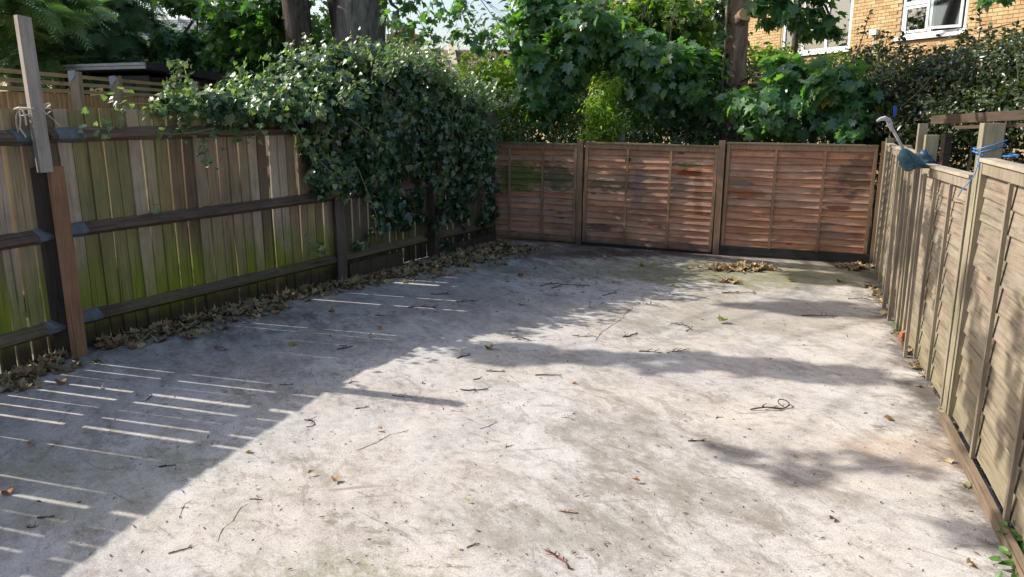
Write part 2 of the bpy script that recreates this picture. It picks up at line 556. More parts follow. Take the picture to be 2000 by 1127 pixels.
M_RCAP = wood('old_lap_cap', [(0.36, 0.31, 0.24)], 'x', 0.45, knots=0.2)
M_RPOST = wood('old_post', [(0.30, 0.26, 0.17), (0.26, 0.225, 0.15)], 'z', 0.45, knots=0.3)
M_EDGING = wood('edging_timber', [(0.20, 0.15, 0.10)], 'x', 0.5)
M_TREL = wood('trellis_board', [(0.52, 0.34, 0.16), (0.45, 0.29, 0.15), (0.56, 0.37, 0.19)], 'z', 0.4, knots=0.6, ramp_soft=True)
M_TRELX = wood('trellis_rail', [(0.50, 0.36, 0.18)], 'x', 0.4)
M_TPOST = wood('trellis_post', [(0.35, 0.27, 0.19)], 'z', 0.35)
M_CAPGREY = plain('cap_grey', (0.34, 0.36, 0.40), 0.7, 0.3, 0, 0.3, 18)
M_SHED = plain('shed_dark_board', (0.028, 0.03, 0.04), 0.6, 0.3)
M_SHEDROOF = plain('shed_roof_felt', (0.05, 0.055, 0.07), 0.8, 0.2)
M_FASCIA = plain('shed_fascia', (0.40, 0.47, 0.60), 0.45, 0.5)
M_BEAM = wood('beam_dark', [(0.085, 0.06, 0.042)], 'x', 0.5)


def bark(name, c1, c2, c3, scale=1.0):
    t = NT(name)
    p = t.obj()
    g = t.noise(t.mapping(p, (7 * scale, 7 * scale, 1.6 * scale)), 1.6, 8, 0.7, 0.8)
    q = t.noise(t.mapping(p, (2.5, 2.5, 1.2)), 1.5, 5, 0.6)
    c = t.ramp(g, [(0.34, c1), (0.5, c2), (0.66, c3)])
    c = t.mix(1.0, c, t.ramp(q, [(0.3, 0.6), (0.7, 1.25)]), 'MULTIPLY')
    t.bump(g, 0.9, 0.04)
    return t.fin(c, 0.9, 0.15)


M_BARK = bark('bark_grey', (0.09, 0.075, 0.062), (0.23, 0.20, 0.17), (0.34, 0.31, 0.28))
M_BARK_DARK = bark('bark_dark', (0.045, 0.036, 0.029), (0.11, 0.085, 0.067), (0.17, 0.135, 0.11))
M_BARK_RED = bark('bark_brown', (0.13, 0.085, 0.064), (0.29, 0.195, 0.145), (0.40, 0.29, 0.23))
M_CUTWOOD = plain('cut_wood', (0.55, 0.36, 0.18), 0.8, 0.1)
M_TWIG = plain('twig_bark', (0.085, 0.055, 0.04), 0.85, 0.2, 0, 0.5, 60)
M_TWIG_RED = plain('twig_red', (0.16, 0.05, 0.04), 0.7, 0.3, 0, 0.4, 60)
M_TWIG_PALE = plain('twig_pale', (0.30, 0.19, 0.11), 0.8, 0.2, 0, 0.4, 60)
M_IVYSTEM = plain('ivy_stem', (0.20, 0.18, 0.11), 0.8, 0.2, 0, 0.4, 30)

M_IVY = leaf_mat('ivy_leaf', [(0.020, 0.050, 0.028), (0.034, 0.075, 0.034), (0.024, 0.060, 0.036), (0.055, 0.10, 0.032), (0.018, 0.046, 0.026), (0.045, 0.085, 0.04)], 0.12, 0.30, 0.8)
M_IVYTOP = leaf_mat('ivy_leaf_sunlit', [(0.09, 0.15, 0.065), (0.06, 0.11, 0.045), (0.17, 0.21, 0.10), (0.08, 0.14, 0.06), (0.12, 0.18, 0.055)], 0.25, 0.42, 0.9)  # paler copy of the ivy leaf, sunlight on the top put into the colour
M_SYC = leaf_mat('sycamore_leaf', [(0.055, 0.115, 0.055), (0.07, 0.14, 0.055), (0.05, 0.105, 0.06), (0.09, 0.155, 0.05), (0.06, 0.125, 0.068), (0.11, 0.17, 0.05)], 0.36, 0.33, 0.9, (2.2, 2.8, 0.6))
M_SYCD = leaf_mat('sycamore_leaf_dark', [(0.045, 0.095, 0.042), (0.06, 0.12, 0.046), (0.04, 0.09, 0.048), (0.08, 0.14, 0.044)], 0.36, 0.36, 0.6, (2.2, 2.8, 0.6))
M_SYCY = leaf_mat('sycamore_leaf_autumn', [(0.30, 0.27, 0.03), (0.28, 0.13, 0.03), (0.24, 0.26, 0.04)], 0.3, 0.5, 0.3, (1.5, 1.3, 0.6))
M_LIME = leaf_mat('golden_leaf', [(0.22, 0.36, 0.04), (0.14, 0.27, 0.03), (0.36, 0.43, 0.06), (0.17, 0.31, 0.035), (0.26, 0.38, 0.045)], 0.5, 0.45, 0.4, (1.6, 1.7, 0.6))
M_HEDGE = leaf_mat('hedge_leaf', [(0.028, 0.058, 0.024), (0.042, 0.078, 0.028), (0.03, 0.064, 0.026), (0.075, 0.11, 0.034)], 0.25, 0.33, 0.6)
M_HEDGER = leaf_mat('hedge_leaf_right', [(0.028, 0.046, 0.018), (0.045, 0.066, 0.022), (0.03, 0.05, 0.02), (0.085, 0.095, 0.035), (0.04, 0.055, 0.03)], 0.25, 0.32, 0.6)
M_FIR = leaf_mat('conifer_frond', [(0.08, 0.145, 0.065), (0.11, 0.18, 0.08), (0.085, 0.15, 0.075), (0.14, 0.20, 0.09)], 0.2, 0.5, 0.5)
M_DRY = leaf_mat('dry_leaf', [(0.27, 0.165, 0.085), (0.40, 0.28, 0.15), (0.20, 0.115, 0.06), (0.36, 0.31, 0.17), (0.48, 0.36, 0.21), (0.24, 0.23, 0.12), (0.34, 0.17, 0.08)], 0.1, 0.75, 0.2, (1.3, 1.2, 0.9))
M_WEED = leaf_mat('weed_leaf', [(0.06, 0.15, 0.03), (0.09, 0.19, 0.04)], 0.3, 0.45, 0.4)
M_BERRY = plain('ivy_flower', (0.22, 0.26, 0.09), 0.7, 0.3)
M_ROPE_B = plain('blue_rope', (0.045, 0.17, 0.42), 0.5, 0.4, 0, 0.35, 60)
M_TWINE = plain('pale_twine', (0.62, 0.55, 0.43), 0.8, 0.2, 0, 0.25, 60)
M_TEAL = plain('teal_cloth', (0.028, 0.080, 0.10), 0.7, 0.5, 0, 0.4, 14)
M_TEALD = plain('teal_cloth_dark', (0.02, 0.06, 0.10), 0.5, 0.5, 0, 0.4, 14)
M_STICK = plain('pale_stick', (0.50, 0.45, 0.43), 0.5, 0.4, 0, 0.2, 30)
M_STEEL = plain('grey_steel', (0.22, 0.27, 0.36), 0.5, 0.5, 0.2)
M_UPVC = plain('white_frame', (0.78, 0.78, 0.80), 0.35, 0.5, 0, 0.05)
M_DARKROOM = plain('dark_room', (0.16, 0.17, 0.17), 0.9, 0.1)
M_CURTAIN = plain('net_curtain', (0.62, 0.66, 0.74), 0.9, 0.1, 0, 0.15, 3)
M_TERRA = plain('terracotta', (0.52, 0.17, 0.07), 0.8, 0.2)
M_PEBBLE = plain('brick_bit', (0.32, 0.13, 0.08), 0.9, 0.1)
M_CRACK = plain('crack_dark', (0.12, 0.105, 0.09), 0.95, 0.05)


def glass():
    t = NT('window_glass')
    g = t.n('ShaderNodeBsdfGlossy')
    g.inputs['Roughness'].default_value = 0.03
    tr = t.n('ShaderNodeBsdfTransparent')
    tr.inputs[0].default_value = (0.75, 0.82, 0.82, 1)
    fr = t.n('ShaderNodeFresnel')
    fr.inputs[0].default_value = 1.7
    mx = t.n('ShaderNodeMixShader')
    t.l(t.math('ADD', fr.outputs[0], 0.16, clamp=True), mx.inputs[0])
    t.l(tr.outputs[0], mx.inputs[1])
    t.l(g.outputs[0], mx.inputs[2])
    t.l(mx.outputs[0], t.out.inputs[0])
    return t.m


M_GLASS = glass()


def brick_single():
    t = NT('brick_buff')
    f = t.math('FRACT', t.math('ADD', t.n('ShaderNodeAttribute', attribute_name='tint').outputs['Fac'], t.rand()))
    c = t.ramp(f, [(0.0, (0.44, 0.29, 0.145)), (0.2, (0.51, 0.365, 0.19)), (0.4, (0.40, 0.27, 0.135)), (0.6, (0.54, 0.395, 0.22)), (0.8, (0.46, 0.32, 0.165)), (1.0, (0.38, 0.22, 0.115))])
    c = t.mix(1.0, c, t.ramp(t.noise(t.pos(), 18, 6, 0.65), [(0.3, 0.78), (0.7, 1.12)]), 'MULTIPLY')
    return t.fin(c, 0.92, 0.1)


M_BRICK = brick_single()
M_MORTAR = plain('mortar', (0.36, 0.27, 0.17), 0.95, 0.05, 0, 0.15, 5)


def tiles(name, c1, c2):
    t = NT(name)
    b = t.n('ShaderNodeTexBrick')
    t.l(t.obj(), b.inputs['Vector'])
    b.inputs['Scale'].default_value = 1.0
    b.inputs['Brick Width'].default_value = 0.22
    b.inputs['Row Height'].default_value = 0.14
    b.inputs['Mortar Size'].default_value = 0.014
    b.inputs['Color1'].default_value = c1 + (1,)
    b.inputs['Color2'].default_value = c2 + (1,)
    b.inputs['Mortar'].default_value = (0.08, 0.06, 0.05, 1)
    return t.fin(b.outputs[0], 0.85, 0.2)


M_TILE = tiles('roof_tile', (0.33, 0.22, 0.18), (0.25, 0.165, 0.14))
M_SLATE = tiles('slate', (0.26, 0.28, 0.32), (0.21, 0.23, 0.27))
M_STONE = plain('coping_stone', (0.55, 0.47, 0.36), 0.9, 0.1)

# ------------------------------------------------------------------ ground and slab
m = MB()
m.poly([(-120, -60, -0.03), (120, -60, -0.03), (120, 160, -0.03), (-120, 160, -0.03)], [(0, 1, 2, 3)])
o = add('ground', m.mesh('ground', M_EARTH))
o['kind'] = 'structure'
o['label'] = 'bare dark garden soil around and beyond the fences'
m = MB()
edge = [(-4.7, -3), (2.0, -3), (1.35, 0.75), (1.98, 2.5), (2.6, 4.25), (3.2, 5.95), (4.28, 9.0), (2.56, 9.62), (0.93, 10.33), (-0.5, 10.8), (-2.0, 8.05), (-3.5, 5.6), (-4.0, 3.9), (-4.35, 1.5)]
n = len(edge)
m.poly([(x, y, 0) for x, y in edge] + [(x, y, -0.12) for x, y in edge],
       [tuple(range(n))] + [(i, n + i, n + (i + 1) % n, (i + 1) % n) for i in range(n)])
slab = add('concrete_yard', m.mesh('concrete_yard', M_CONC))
slab['kind'] = 'structure'
slab['label'] = 'worn pale concrete yard with grey scuffs and algae stains'


def crack(pts, w):
    mb = MB()
    P = [gnd(u, v) for u, v in pts]
    q = []
    for a, b in zip(P[:-1], P[1:]):
        k = max(2, int(np.linalg.norm(b - a) / 0.05))
        for i in range(k):
            q.append(a + (b - a) * i / k)
    q.append(P[-1])
    q = [x + np.array([rnd.uniform(-.012, .012), rnd.uniform(-.012, .012), 0]) for x in q]
    for i in range(len(q) - 1):
        d = q[i + 1] - q[i]
        nrm = np.array([-d[1], d[0], 0]) / (np.linalg.norm(d) + 1e-9)
        w0 = w * rnd.uniform(.4, 1.3) * .5
        w1 = w * rnd.uniform(.4, 1.3) * .5
        z = np.array([0, 0, 0.0015])
        mb.poly([q[i] - nrm * w0 + z, q[i] + nrm * w0 + z, q[i + 1] + nrm * w1 + z, q[i + 1] - nrm * w1 + z], [(0, 1, 2, 3)])
    add('crack', mb.mesh('crack', M_CRACK), slab)


crack([(1235, 600), (1215, 622), (1190, 640), (1170, 652), (1165, 665)], 0.007)
crack([(480, 985), (465, 1005), (440, 1030), (428, 1058)], 0.0035)
crack([(372, 978), (352, 996), (358, 1010)], 0.003)
crack([(345, 800), (420, 790), (500, 770)], 0.004)
crack([(1010, 600), (1080, 585), (1130, 582)], 0.005)
crack([(1340, 590), (1400, 575), (1460, 572)], 0.006)
crack([(700, 880), (760, 850), (800, 842)], 0.004)

# ------------------------------------------------------------------ left featheredge fence
def board_mesh(w, h, seed, name='board', thick=(0.004, 0.020)):
    r = random.Random(seed)
    mb = MB()
    k = 5
    L, Rr = [], []
    bow = r.uniform(-.006, .006)
    for i in range(k + 1):
        z = h * i / k
        b = bow * math.sin(math.pi * i / k)
        L.append((-w / 2 + r.uniform(-.002, .002) + b, z))
        Rr.append((w / 2 + r.uniform(-.002, .002) + b, z))
    cup = r.uniform(-.003, .003)
    pts, fs = [], []
    for i in range(k + 1):
        pts += [(L[i][0], -thick[0], L[i][1]), (0.5 * (L[i][0] + Rr[i][0]), -0.5 * (thick[0] + thick[1]) + cup, L[i][1]), (Rr[i][0], -thick[1], Rr[i][1]),
                (Rr[i][0], 0, Rr[i][1]), (L[i][0], 0, L[i][1])]
    for i in range(k):
        a, b = i * 5, i * 5 + 5
        for j in range(5):
            fs.append((a + j, a + (j + 1) % 5, b + (j + 1) % 5, b + j))
    fs += [(4, 3, 2, 1, 0), tuple(k * 5 + j for j in range(5))]
    pts = [(-x, y, z) for x, y, z in pts]          # thick edge on the near side
    mb.poly(pts, [f[::-1] for f in fs])
    return mb.mesh(name, None)


BW = 0.118
FB = []
for i in range(7):
    me = board_mesh(BW + rnd.uniform(-.006, .006), 1.77, 100 + i)
    me.materials.append(M_FEATHER)
    FB.append(me)
FBD = []
for i in range(4):
    me = board_mesh(BW, 1.77, 200 + i)
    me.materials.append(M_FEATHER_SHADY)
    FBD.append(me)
PTS = [(-4.22, -1.6), (-4.12, 0.7), (-4.03, 2.75), (-3.74, 4.1), (-3.31, 5.5), (-1.84, 8.0), (-1.02, 9.38), (-0.27, 10.62)]
fence = thing('featheredge_fence', 'tall weathered vertical board fence down the left side with green algae', 'fence', T(-3.31, 5.5, 0))
RAIL_SEC = [(-.013, .052), (-.013, -.052), (-.075, -.020), (-.078, .004)]
FENCE_SEG = []
for s in range(len(PTS) - 1):
    M, L = frame(PTS[s], PTS[s + 1])
    FENCE_SEG.append((M, L))
    near = s <= 3
    x = 0.0
    rr = random.Random(40 + s)
    while x < L - 0.02:
        if s == 3:
            gap = rr.choice([0.012, 0.017, -0.01, 0.015])
        elif near:
            gap = rr.choice([0.012, 0.018, -0.012, 0.014, -0.012])
        elif s == 4:
            gap = rr.choice([0.005, -0.012, -0.013, -0.01, -0.011, 0.007, -0.012, -0.013, 0.003])
        else:
            gap = rr.choice([0.006, -0.012, 0.010, -0.012])
        if s == 4 and abs(x - 1.95) < 0.06:
            gap = 0.028
        if s == 5 and x < 0.05:
            x = 0.10
        sh = rr.uniform(-.006, .006)
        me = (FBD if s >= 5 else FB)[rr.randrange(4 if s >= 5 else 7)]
        drop = rr.choice([0, 0, 0, 0, 0, -.02]) if s == 4 else 0
        Mb = M @ T(x + BW / 2, rr.choice([0, .004, .008]), 0.005 + sh + drop) @ Matrix.Rotation(rr.uniform(-.008, .008), 4, 'Y')
        add('board', me, fence, Mb)
        x += BW + gap
    tilt = 0.035 if s == 3 else 0.0
    for z in (0.235, 0.90, 1.585):
        mb = MB()
        sec = RAIL_SEC
        mb.prism(sec, 0.03, L - 0.03)
        Mr = M @ T(0, 0, z) @ Matrix.Rotation(rr.uniform(-.004, .004) + tilt * 0.5, 4, 'Y') @ T(0, 0, tilt * .3)
        add('rail', mb.mesh('rail', M_RAIL), fence, Mr)
        # galvanised bracket over the rail end at the clad post
        if s in (3, 4):
            ln = 0.20 if z > 1 else (0.13 if z > .5 else 0.16)
            mb = MB()
            sc2 = [(-.011, .057), (-.011, -.056), (-.078, -.023), (-.083, .006)]
            x0, x1 = (L - .06 - ln, L - .06) if s == 3 else (.08, .08 + ln)
            mb.prism(sc2, x0, x1)
            add('rail_bracket', mb.mesh('rail_bracket', M_GALV), fence, Mr)
# posts
def post_box(sx, sy, h, mat, name='post', top=0.0):
    mb = MB()
    mb.box(-sx / 2, sx / 2, -sy / 2, sy / 2, 0, h)
    if top:
        for i, p in enumerate(mb.v):
            if p[2] > h - 1e-6 and p[0] > 0:
                mb.v[i] = (p[0], p[1], p[2] - top)
    return mb.mesh(name, mat)


for i in (0, 1, 2, 3):
    M, L = FENCE_SEG[i]
    add('post', post_box(.10, .10, 1.66, M_POST_DARK), fence, M @ T(0, -.068, 0))
Mp = T(-3.315, 5.435, 0) @ Matrix.Rotation(math.radians(20), 4, 'Z')
add('post', post_box(.17, .10, 1.37, M_POST_DARK), fence, Mp, label='dark stained square post under the tall pole')
add('post', post_box(.085, .07, 0.43, M_POST_GREEN), fence, Mp @ T(-.02, .01, 1.372), label='mossy green post top tied with twine')
add('cladding_plank', post_box(.105, .03, 1.38, M_PLANK, 'cladding_plank'), fence, T(-3.172, 5.385, 0) @ Matrix.Rotation(math.radians(30), 4, 'Z'))
M, L = FENCE_SEG[4]
add('post', post_box(.10, .10, 1.55, wood('post_brown', [(0.13, 0.10, 0.08)], 'z', 0.5)), fence, T(-1.80, 7.93, 0) @ Matrix.Rotation(.6, 4, 'Z'))
M, L = FENCE_SEG[6]
add('post', post_box(.10, .10, 1.5, M_POST_DARK), fence, M @ T(0, -.07, 0))
# low board lying loose against the fence foot near the brown post
mb = MB().box(0, .9, -.02, .005, 0, .16)
add('gravel_board', mb.mesh('gravel_board', M_POST_DARK), fence, FENCE_SEG[5][0] @ T(.12, -.03, 0))
add('gravel_board', MB().box(0, 1.4, -.02, .005, 0, .10).mesh('gravel_board', M_POST_DARK), fence, FENCE_SEG[6][0] @ T(.05, -.03, 0))

# tall pole lashed to the post
pole = thing('timber_pole', 'tall pale sawn timber pole lashed upright to the dark fence post', 'pole', T(-3.205, 5.32, 1.345) @ Matrix.Rotation(math.radians(50), 4, 'Z') @ Matrix.Rotation(-.012, 4, 'Y'),
             post_box(.082, .065, 1.02, M_POLE, 'timber_pole', .012))
tw = MB()
for k, zz in enumerate((1.765, 1.775, 1.742)):
    ring = []
    for i in range(17):
        a = 2 * math.pi * i / 16
        ring.append(Vector((-3.325 + .098 * math.cos(a), 5.375 + .085 * math.sin(a), zz + .012 * math.sin(a * 2 + k) + .02 * math.cos(a))))
    tw.tube(ring, .0045, 5)
tw.tube([(-3.39, 5.30, 1.77), (-3.41, 5.29, 1.72), (-3.415, 5.29, 1.66), (-3.41, 5.295, 1.60), (-3.40, 5.30, 1.56)], .005, 5)
tw.tube([(-3.39, 5.30, 1.76), (-3.375, 5.28, 1.70), (-3.385, 5.275, 1.64), (-3.36, 5.29, 1.58)], .006, 5)
tw.tube([(-3.36, 5.29, 1.77), (-3.34, 5.28, 1.72), (-3.335, 5.27, 1.66)], .006, 5)
tw.tube([(-3.26, 5.31, 1.77), (-3.22, 5.30, 1.75), (-3.18, 5.32, 1.70), (-3.15, 5.35, 1.65)], .002, 4)
tw.tube([(-3.42, 5.30, 1.765), (-3.36, 5.26, 1.775), (-3.27, 5.27, 1.77)], .007, 5)
thing('twine', 'frayed pale twine lashing the tall timber pole to the mossy post top', 'twine', T(.075, .0, 0), tw.mesh('twine', M_TWINE))

# ------------------------------------------------------------------ lap fences
def slat_mesh(L, h, seed, mat, segs=8, out=.017):
    r = random.Random(seed)
    mb = MB()
    pts, fs = [], []
    ph, amp = r.uniform(0, 6), r.uniform(.002, .007)
    for i in range(segs + 1):
        x = L * i / segs
        zb = amp * math.sin(ph + i * r.uniform(.7, 1.4)) + r.uniform(-.003, .003)
        yb = -out + r.uniform(-.003, .003)
        pts += [(x, yb, zb), (x, -.004, h), (x, .001, h), (x, yb + .010, zb)]
    for i in range(segs):
        a, b = 4 * i, 4 * i + 4
        for j in range(4):
            fs.append((a + j, b + j, b + (j + 1) % 4, a + (j + 1) % 4))
    fs += [(0, 1, 2, 3), tuple(4 * segs + j for j in (3, 2, 1, 0))]
    mb.poly(pts, fs)
    return mb.mesh('slat', mat)


def lap_panel(parent, A, B, z0, h, ns, mats, seed, zB=None, battens=(0.333, 0.667), lean=0.0, cap=True, loose=None, inset=0.0):
    msl, mfr, mcap = mats
    M, L = frame(A, B, z0)
    M = M @ T(0, inset, 0) @ Matrix.Rotation(-((zB if zB is not None else z0) - z0) / L, 4, 'Y') @ Matrix.Rotation(lean, 4, 'X')
    r = random.Random(seed)
    fr = MB()
    fr.box(0, .038, -.040, .020, 0, h - .002)
    fr.box(L - .038, L, -.040, .020, 0, h - .002)
    fr.box(.038, L - .038, -.036, -.016, h - .062, h - .002)
    fr.box(.038, L - .038, .004, .020, h - .062, h - .002)
    panel = add('fence_panel', fr.mesh('fence_panel', mfr), parent, M)
    if cap:
        add('capping', MB().box(-.003, L + .003, -.048, .026, h, h + .02).mesh('capping', mcap), panel, M)
    ex = (h - .055) / ns
    for i in range(ns):
        me = slat_mesh(L - .08, ex + .022, seed * 50 + i, msl, 8, .019 if seed > 20 else .027)
        Ms = M @ T(.04, 0, i * ex + r.uniform(-.003, .003)) @ Matrix.Rotation(r.uniform(-.003, .003), 4, 'Y')
        add('slat', me, panel, Ms)
    for k, b in enumerate(battens):
        mb = MB().box(-.015, .015, -.046, -.027, 0.0, h - .064)
        add('batten', mb.mesh('batten', mfr), panel, M @ T(b * L, 0, 0) @ Matrix.Rotation(r.uniform(-.006, .006), 4, 'Y'))
    return panel, M, L


MB_BACK = (M_LAP, M_LAP_FRAME, M_LAP_CAP)
back = thing('lap_fence', 'reddish brown overlapping slat fence across the back of the yard', 'fence', T(0.9, 10.25, 0))
bp = [(-0.52, 10.83), (0.90, 10.21), (2.56, 9.50), (4.24, 8.86)]
lap_panel(back, (-0.52, 10.83), (0.86, 10.225), .05, 1.28, 15, MB_BACK, 3, zB=.045, battens=(.36, .68))
lap_panel(back, (0.955, 10.19), (2.51, 9.525), .055, 1.295, 15, MB_BACK, 4, zB=.03, battens=(.335, .665))
lap_panel(back, (2.615, 9.49), (4.17, 8.90), .12, 1.25, 14, MB_BACK, 5, zB=.11, battens=(.345, .67))
for (x, y), hh in ((bp[1], 1.385), (bp[2], 1.405), ((4.235, 8.855), 1.42), (bp[0], 1.3)):
    add('post', post_box(.075, .075, hh, M_LAP_FRAME), back, T(x, y, 0) @ Matrix.Rotation(math.radians(-22), 4, 'Z'))
M, L = frame(bp[2], bp[3])
add('gravel_board', MB().box(.04, L - .04, -.03, .0, 0.006, .125).mesh('gravel_board', M_GRAVEL), back, M)
M, L = frame(bp[1], bp[2])
add('gravel_board', MB().box(.04, L - .04, -.005, .015, 0.0, .055).mesh('gravel_board', M_GRAVEL), back, M)

MB_RT = (M_RLAP, M_RFRAME, M_RCAP)
right = thing('old_lap_fence', 'grey weathered overlapping slat fence down the right side with posts', 'fence', T(2.57, 4.22, 0))
C0, C1, C2, C3, C4, C5 = (4.22, 8.75), (3.60, 7.15), (3.13, 5.86), (2.57, 4.22), (1.98, 2.50), (1.38, 0.78)
def lerp(a, b, t):
    return (a[0] + (b[0] - a[0]) * t, a[1] + (b[1] - a[1]) * t)
lap_panel(right, lerp(C0, C1, .05), lerp(C0, C1, .93), .02, 1.37, 14, MB_RT, 21, battens=(.33, .66), lean=-.01)
lap_panel(right, lerp(C1, C2, .03), lerp(C1, C2, .93), .02, 1.40, 13, MB_RT, 22, battens=(.2, .42, .75), lean=.02)
lap_panel(right, lerp(C2, C3, .03), lerp(C2, C3, .955), .02, 1.335, 12, MB_RT, 23, zB=.05, battens=(.385, .70))
lap_panel(right, lerp(C3, C4, .05), lerp(C3, C4, .965), .06, 1.43, 11, MB_RT, 24, battens=(.37, .75))
lap_panel(right, lerp(C4, C5, .05), lerp(C4, C5, .96), .06, 1.43, 13, MB_RT, 25)
ra = math.radians(-109)
for p, hh, w, d in ((C3, 1.69, .105, .10), (C2, 1.58, .085, .085), (C1, 1.45, .08, .08), (C4, 1.55, .10, .10), (C0, 1.46, .08, .08)):
    add('post', post_box(w, d, hh, M_RPOST), right, T(p[0], p[1], 0) @ Matrix.Rotation(ra, 4, 'Z') @ T(0, .012, 0))
add('post', post_box(.075, .06, 1.66, M_RPOST), right, T(3.14, 6.06, 0) @ Matrix.Rotation(ra, 4, 'Z') @ T(0, .03, 0), label='taller thin post behind the teal cloth')
# loose batten hanging away from the slats, and battens leaning at the far bays
add('batten', MB().box(-.018, .018, -.022, 0, 0, 1.33).mesh('batten', M_RFRAME), right,
    T(2.86, 5.36, .0) @ Matrix.Rotation(ra + math.pi / 2 + 1.57, 4, 'Z') @ Matrix.Rotation(.045, 4, 'Y'), label='loose batten standing proud of the slats')
for q, ln, tl in ((.30, 1.28, -.03), (.62, 1.2, .03)):
    p = lerp(C1, C2, q)
    add('batten', MB().box(-.02, .02, -.03, 0, 0, ln).mesh('batten', M_RFRAME), right,
        frame(C1, C2)[0] @ T(q * 1.37, -.055, 0) @ Matrix.Rotation(tl, 4, 'Y'))
# edging timber along the foot
M, L = frame((2.55, 4.14), (1.955, 2.42))
edg = thing('timber_edging', 'long low weathered timber board lying along the foot of the right fence', 'edging board', M @ T(0, -.062, 0.002),
            MB().box(0, L + .1, -.018, .018, 0, .055).mesh('timber_edging', M_EDGING))

# ------------------------------------------------------------------ rope, cloth, stick on the right fence
px, py = C3[0] + .012, C3[1]
rp = MB()
def ring_pts(cx, cy, z, hw, hd, ang, tilt=0.0, jig=.004):
    out = []
    for (a, b) in ((-1, -1), (0, -1.03), (1, -1), (1.03, 0), (1, 1), (0, 1.03), (-1, 1), (-1.03, 0), (-1, -1)):
        lx, ly = a * hw, b * hd
        out.append((cx + lx * math.cos(ang) - ly * math.sin(ang), cy + lx * math.sin(ang) + ly * math.cos(ang), z + tilt * lx + rnd.uniform(-jig, jig)))
    return out
ang = math.radians(-19)
rp.tube(ring_pts(px, py, 1.555, .064, .064, ang, .35), .0042, 6)
rp.tube(ring_pts(px, py, 1.575, .064, .064, ang, .38), .0035, 6)
rp.tube([(2.505, 4.17, 1.53), (2.50, 4.165, 1.50), (2.515, 4.16, 1.47), (2.50, 4.17, 1.50), (2.53, 4.16, 1.51), (2.50, 4.16, 1.46), (2.52, 4.17, 1.53)], .0028, 5)
rp.tube([(2.505, 4.17, 1.50), (2.50, 4.18, 1.42), (2.49, 4.20, 1.38), (2.475, 4.24, 1.33), (2.47, 4.26, 1.29)], .0028, 5)
rp.tube([(2.63, 4.17, 1.53), (2.67, 4.10, 1.525), (2.63, 4.06, 1.522), (2.60, 4.12, 1.52)], .005, 5)
thing('rope', 'bright blue rope knotted round the wide post top on the right fence', 'rope', None, rp.mesh('rope', M_ROPE_B, True))

# teal cloth slung over the fence end
def cloth(name, outline, y, thick, mat, seed, label):
    O = np.array([at(u, v, y) for u, v in outline])
    # smooth the outline
    n0 = len(O)
    Q = []
    for i in range(n0):
        p0, p1, p2, p3 = O[i - 1], O[i], O[(i + 1) % n0], O[(i + 2) % n0]
        for k in range(5):
            t = k / 5
            Q.append(.5 * ((2 * p1) + (p2 - p0) * t + (2 * p0 - 5 * p1 + 4 * p2 - p3) * t * t + (3 * p1 - p0 - 3 * p2 + p3) * t ** 3))
    Q = np.array(Q)
    c = Q.mean(0)
    n = len(Q)
    rings = 9
    mb = MB()
    for side in (-1, 1):
        b = len(mb.v)
        for r_ in range(rings + 1):
            f = r_ / rings
            for i in range(n):
                p = c + (Q[i] - c) * f
                a = 2 * math.pi * i / n
                fold = .16 * math.sin(5 * a + seed + 2.5 * f) + .10 * math.sin(9 * a - 4 * f + seed) + .12 * math.sin((p[2] - c[2]) * 95 + (p[0] - c[0]) * 40)
                d = thick * (math.sqrt(max(0, 1 - f ** 2.6)) * (1 + fold * f * 2.0)) + .004
                mb.v.append((p[0], p[1] + side * d, p[2]))
        for r_ in range(rings):
            for i in range(n):
                q = (b + r_ * n + i, b + r_ * n + (i + 1) % n, b + (r_ + 1) * n + (i + 1) % n, b + (r_ + 1) * n + i)
                mb.f.append(q if side < 0 else q[::-1])
    m0, m1 = rings * n, (rings + 1) * n + rings * n
    for i in range(n):
        mb.f.append((m0 + i, m0 + (i + 1) % n, m1 + (i + 1) % n, m1 + i))
    C_ = Vector(c)
    mb.v = [tuple(Vector(q) - C_) for q in mb.v]
    return thing(name, label, 'cloth', Matrix.Translation(C_), mb.mesh(name, mat, True))


cloth('cloth', [(1757, 296), (1768, 290), (1783, 298), (1800, 314), (1816, 327), (1800, 329), (1786, 330), (1775, 335), (1764, 330), (1756, 315)], 5.5, .045, M_TEAL, 2, 'dusty teal cloth bag drooping over the right fence below the pale stick')
cloth('cloth', [(1796, 300), (1806, 292), (1816, 300), (1824, 315), (1832, 326), (1815, 330), (1803, 318)], 5.75, .035, M_TEALD, 5, 'darker blue cloth bundled behind the teal bag and stubby post')
st = thing('walking_stick', 'pale grey stick with a hooked handle standing above the teal cloth', 'stick', T(*at(1768, 296, 5.6)))
a0, a1 = at(1772, 305, 5.6), at(1742, 250, 5.5)
add('shaft', MB().tube([a0, (a0 + a1) / 2, a1], [.010, .010, .011], 8).mesh('shaft', M_STICK, True), st, Matrix())
add('handle', MB().tube([at(1743, 256, 5.5), at(1738, 243, 5.5), at(1735, 234, 5.49), at(1728, 231, 5.48), at(1719, 233, 5.47), at(1713, 236, 5.46)], [.012, .017, .018, .016, .013, .008], 8).mesh('handle', M_STICK, True), st, Matrix())
add('collar', MB().tube([at(1741, 240, 5.48), at(1737, 245, 5.46), at(1731, 246, 5.45)], [.014, .012, .006], 6).mesh('collar', M_STICK, True), st, Matrix())
s0 = at(1746, 206, 6.6)
mb = MB()
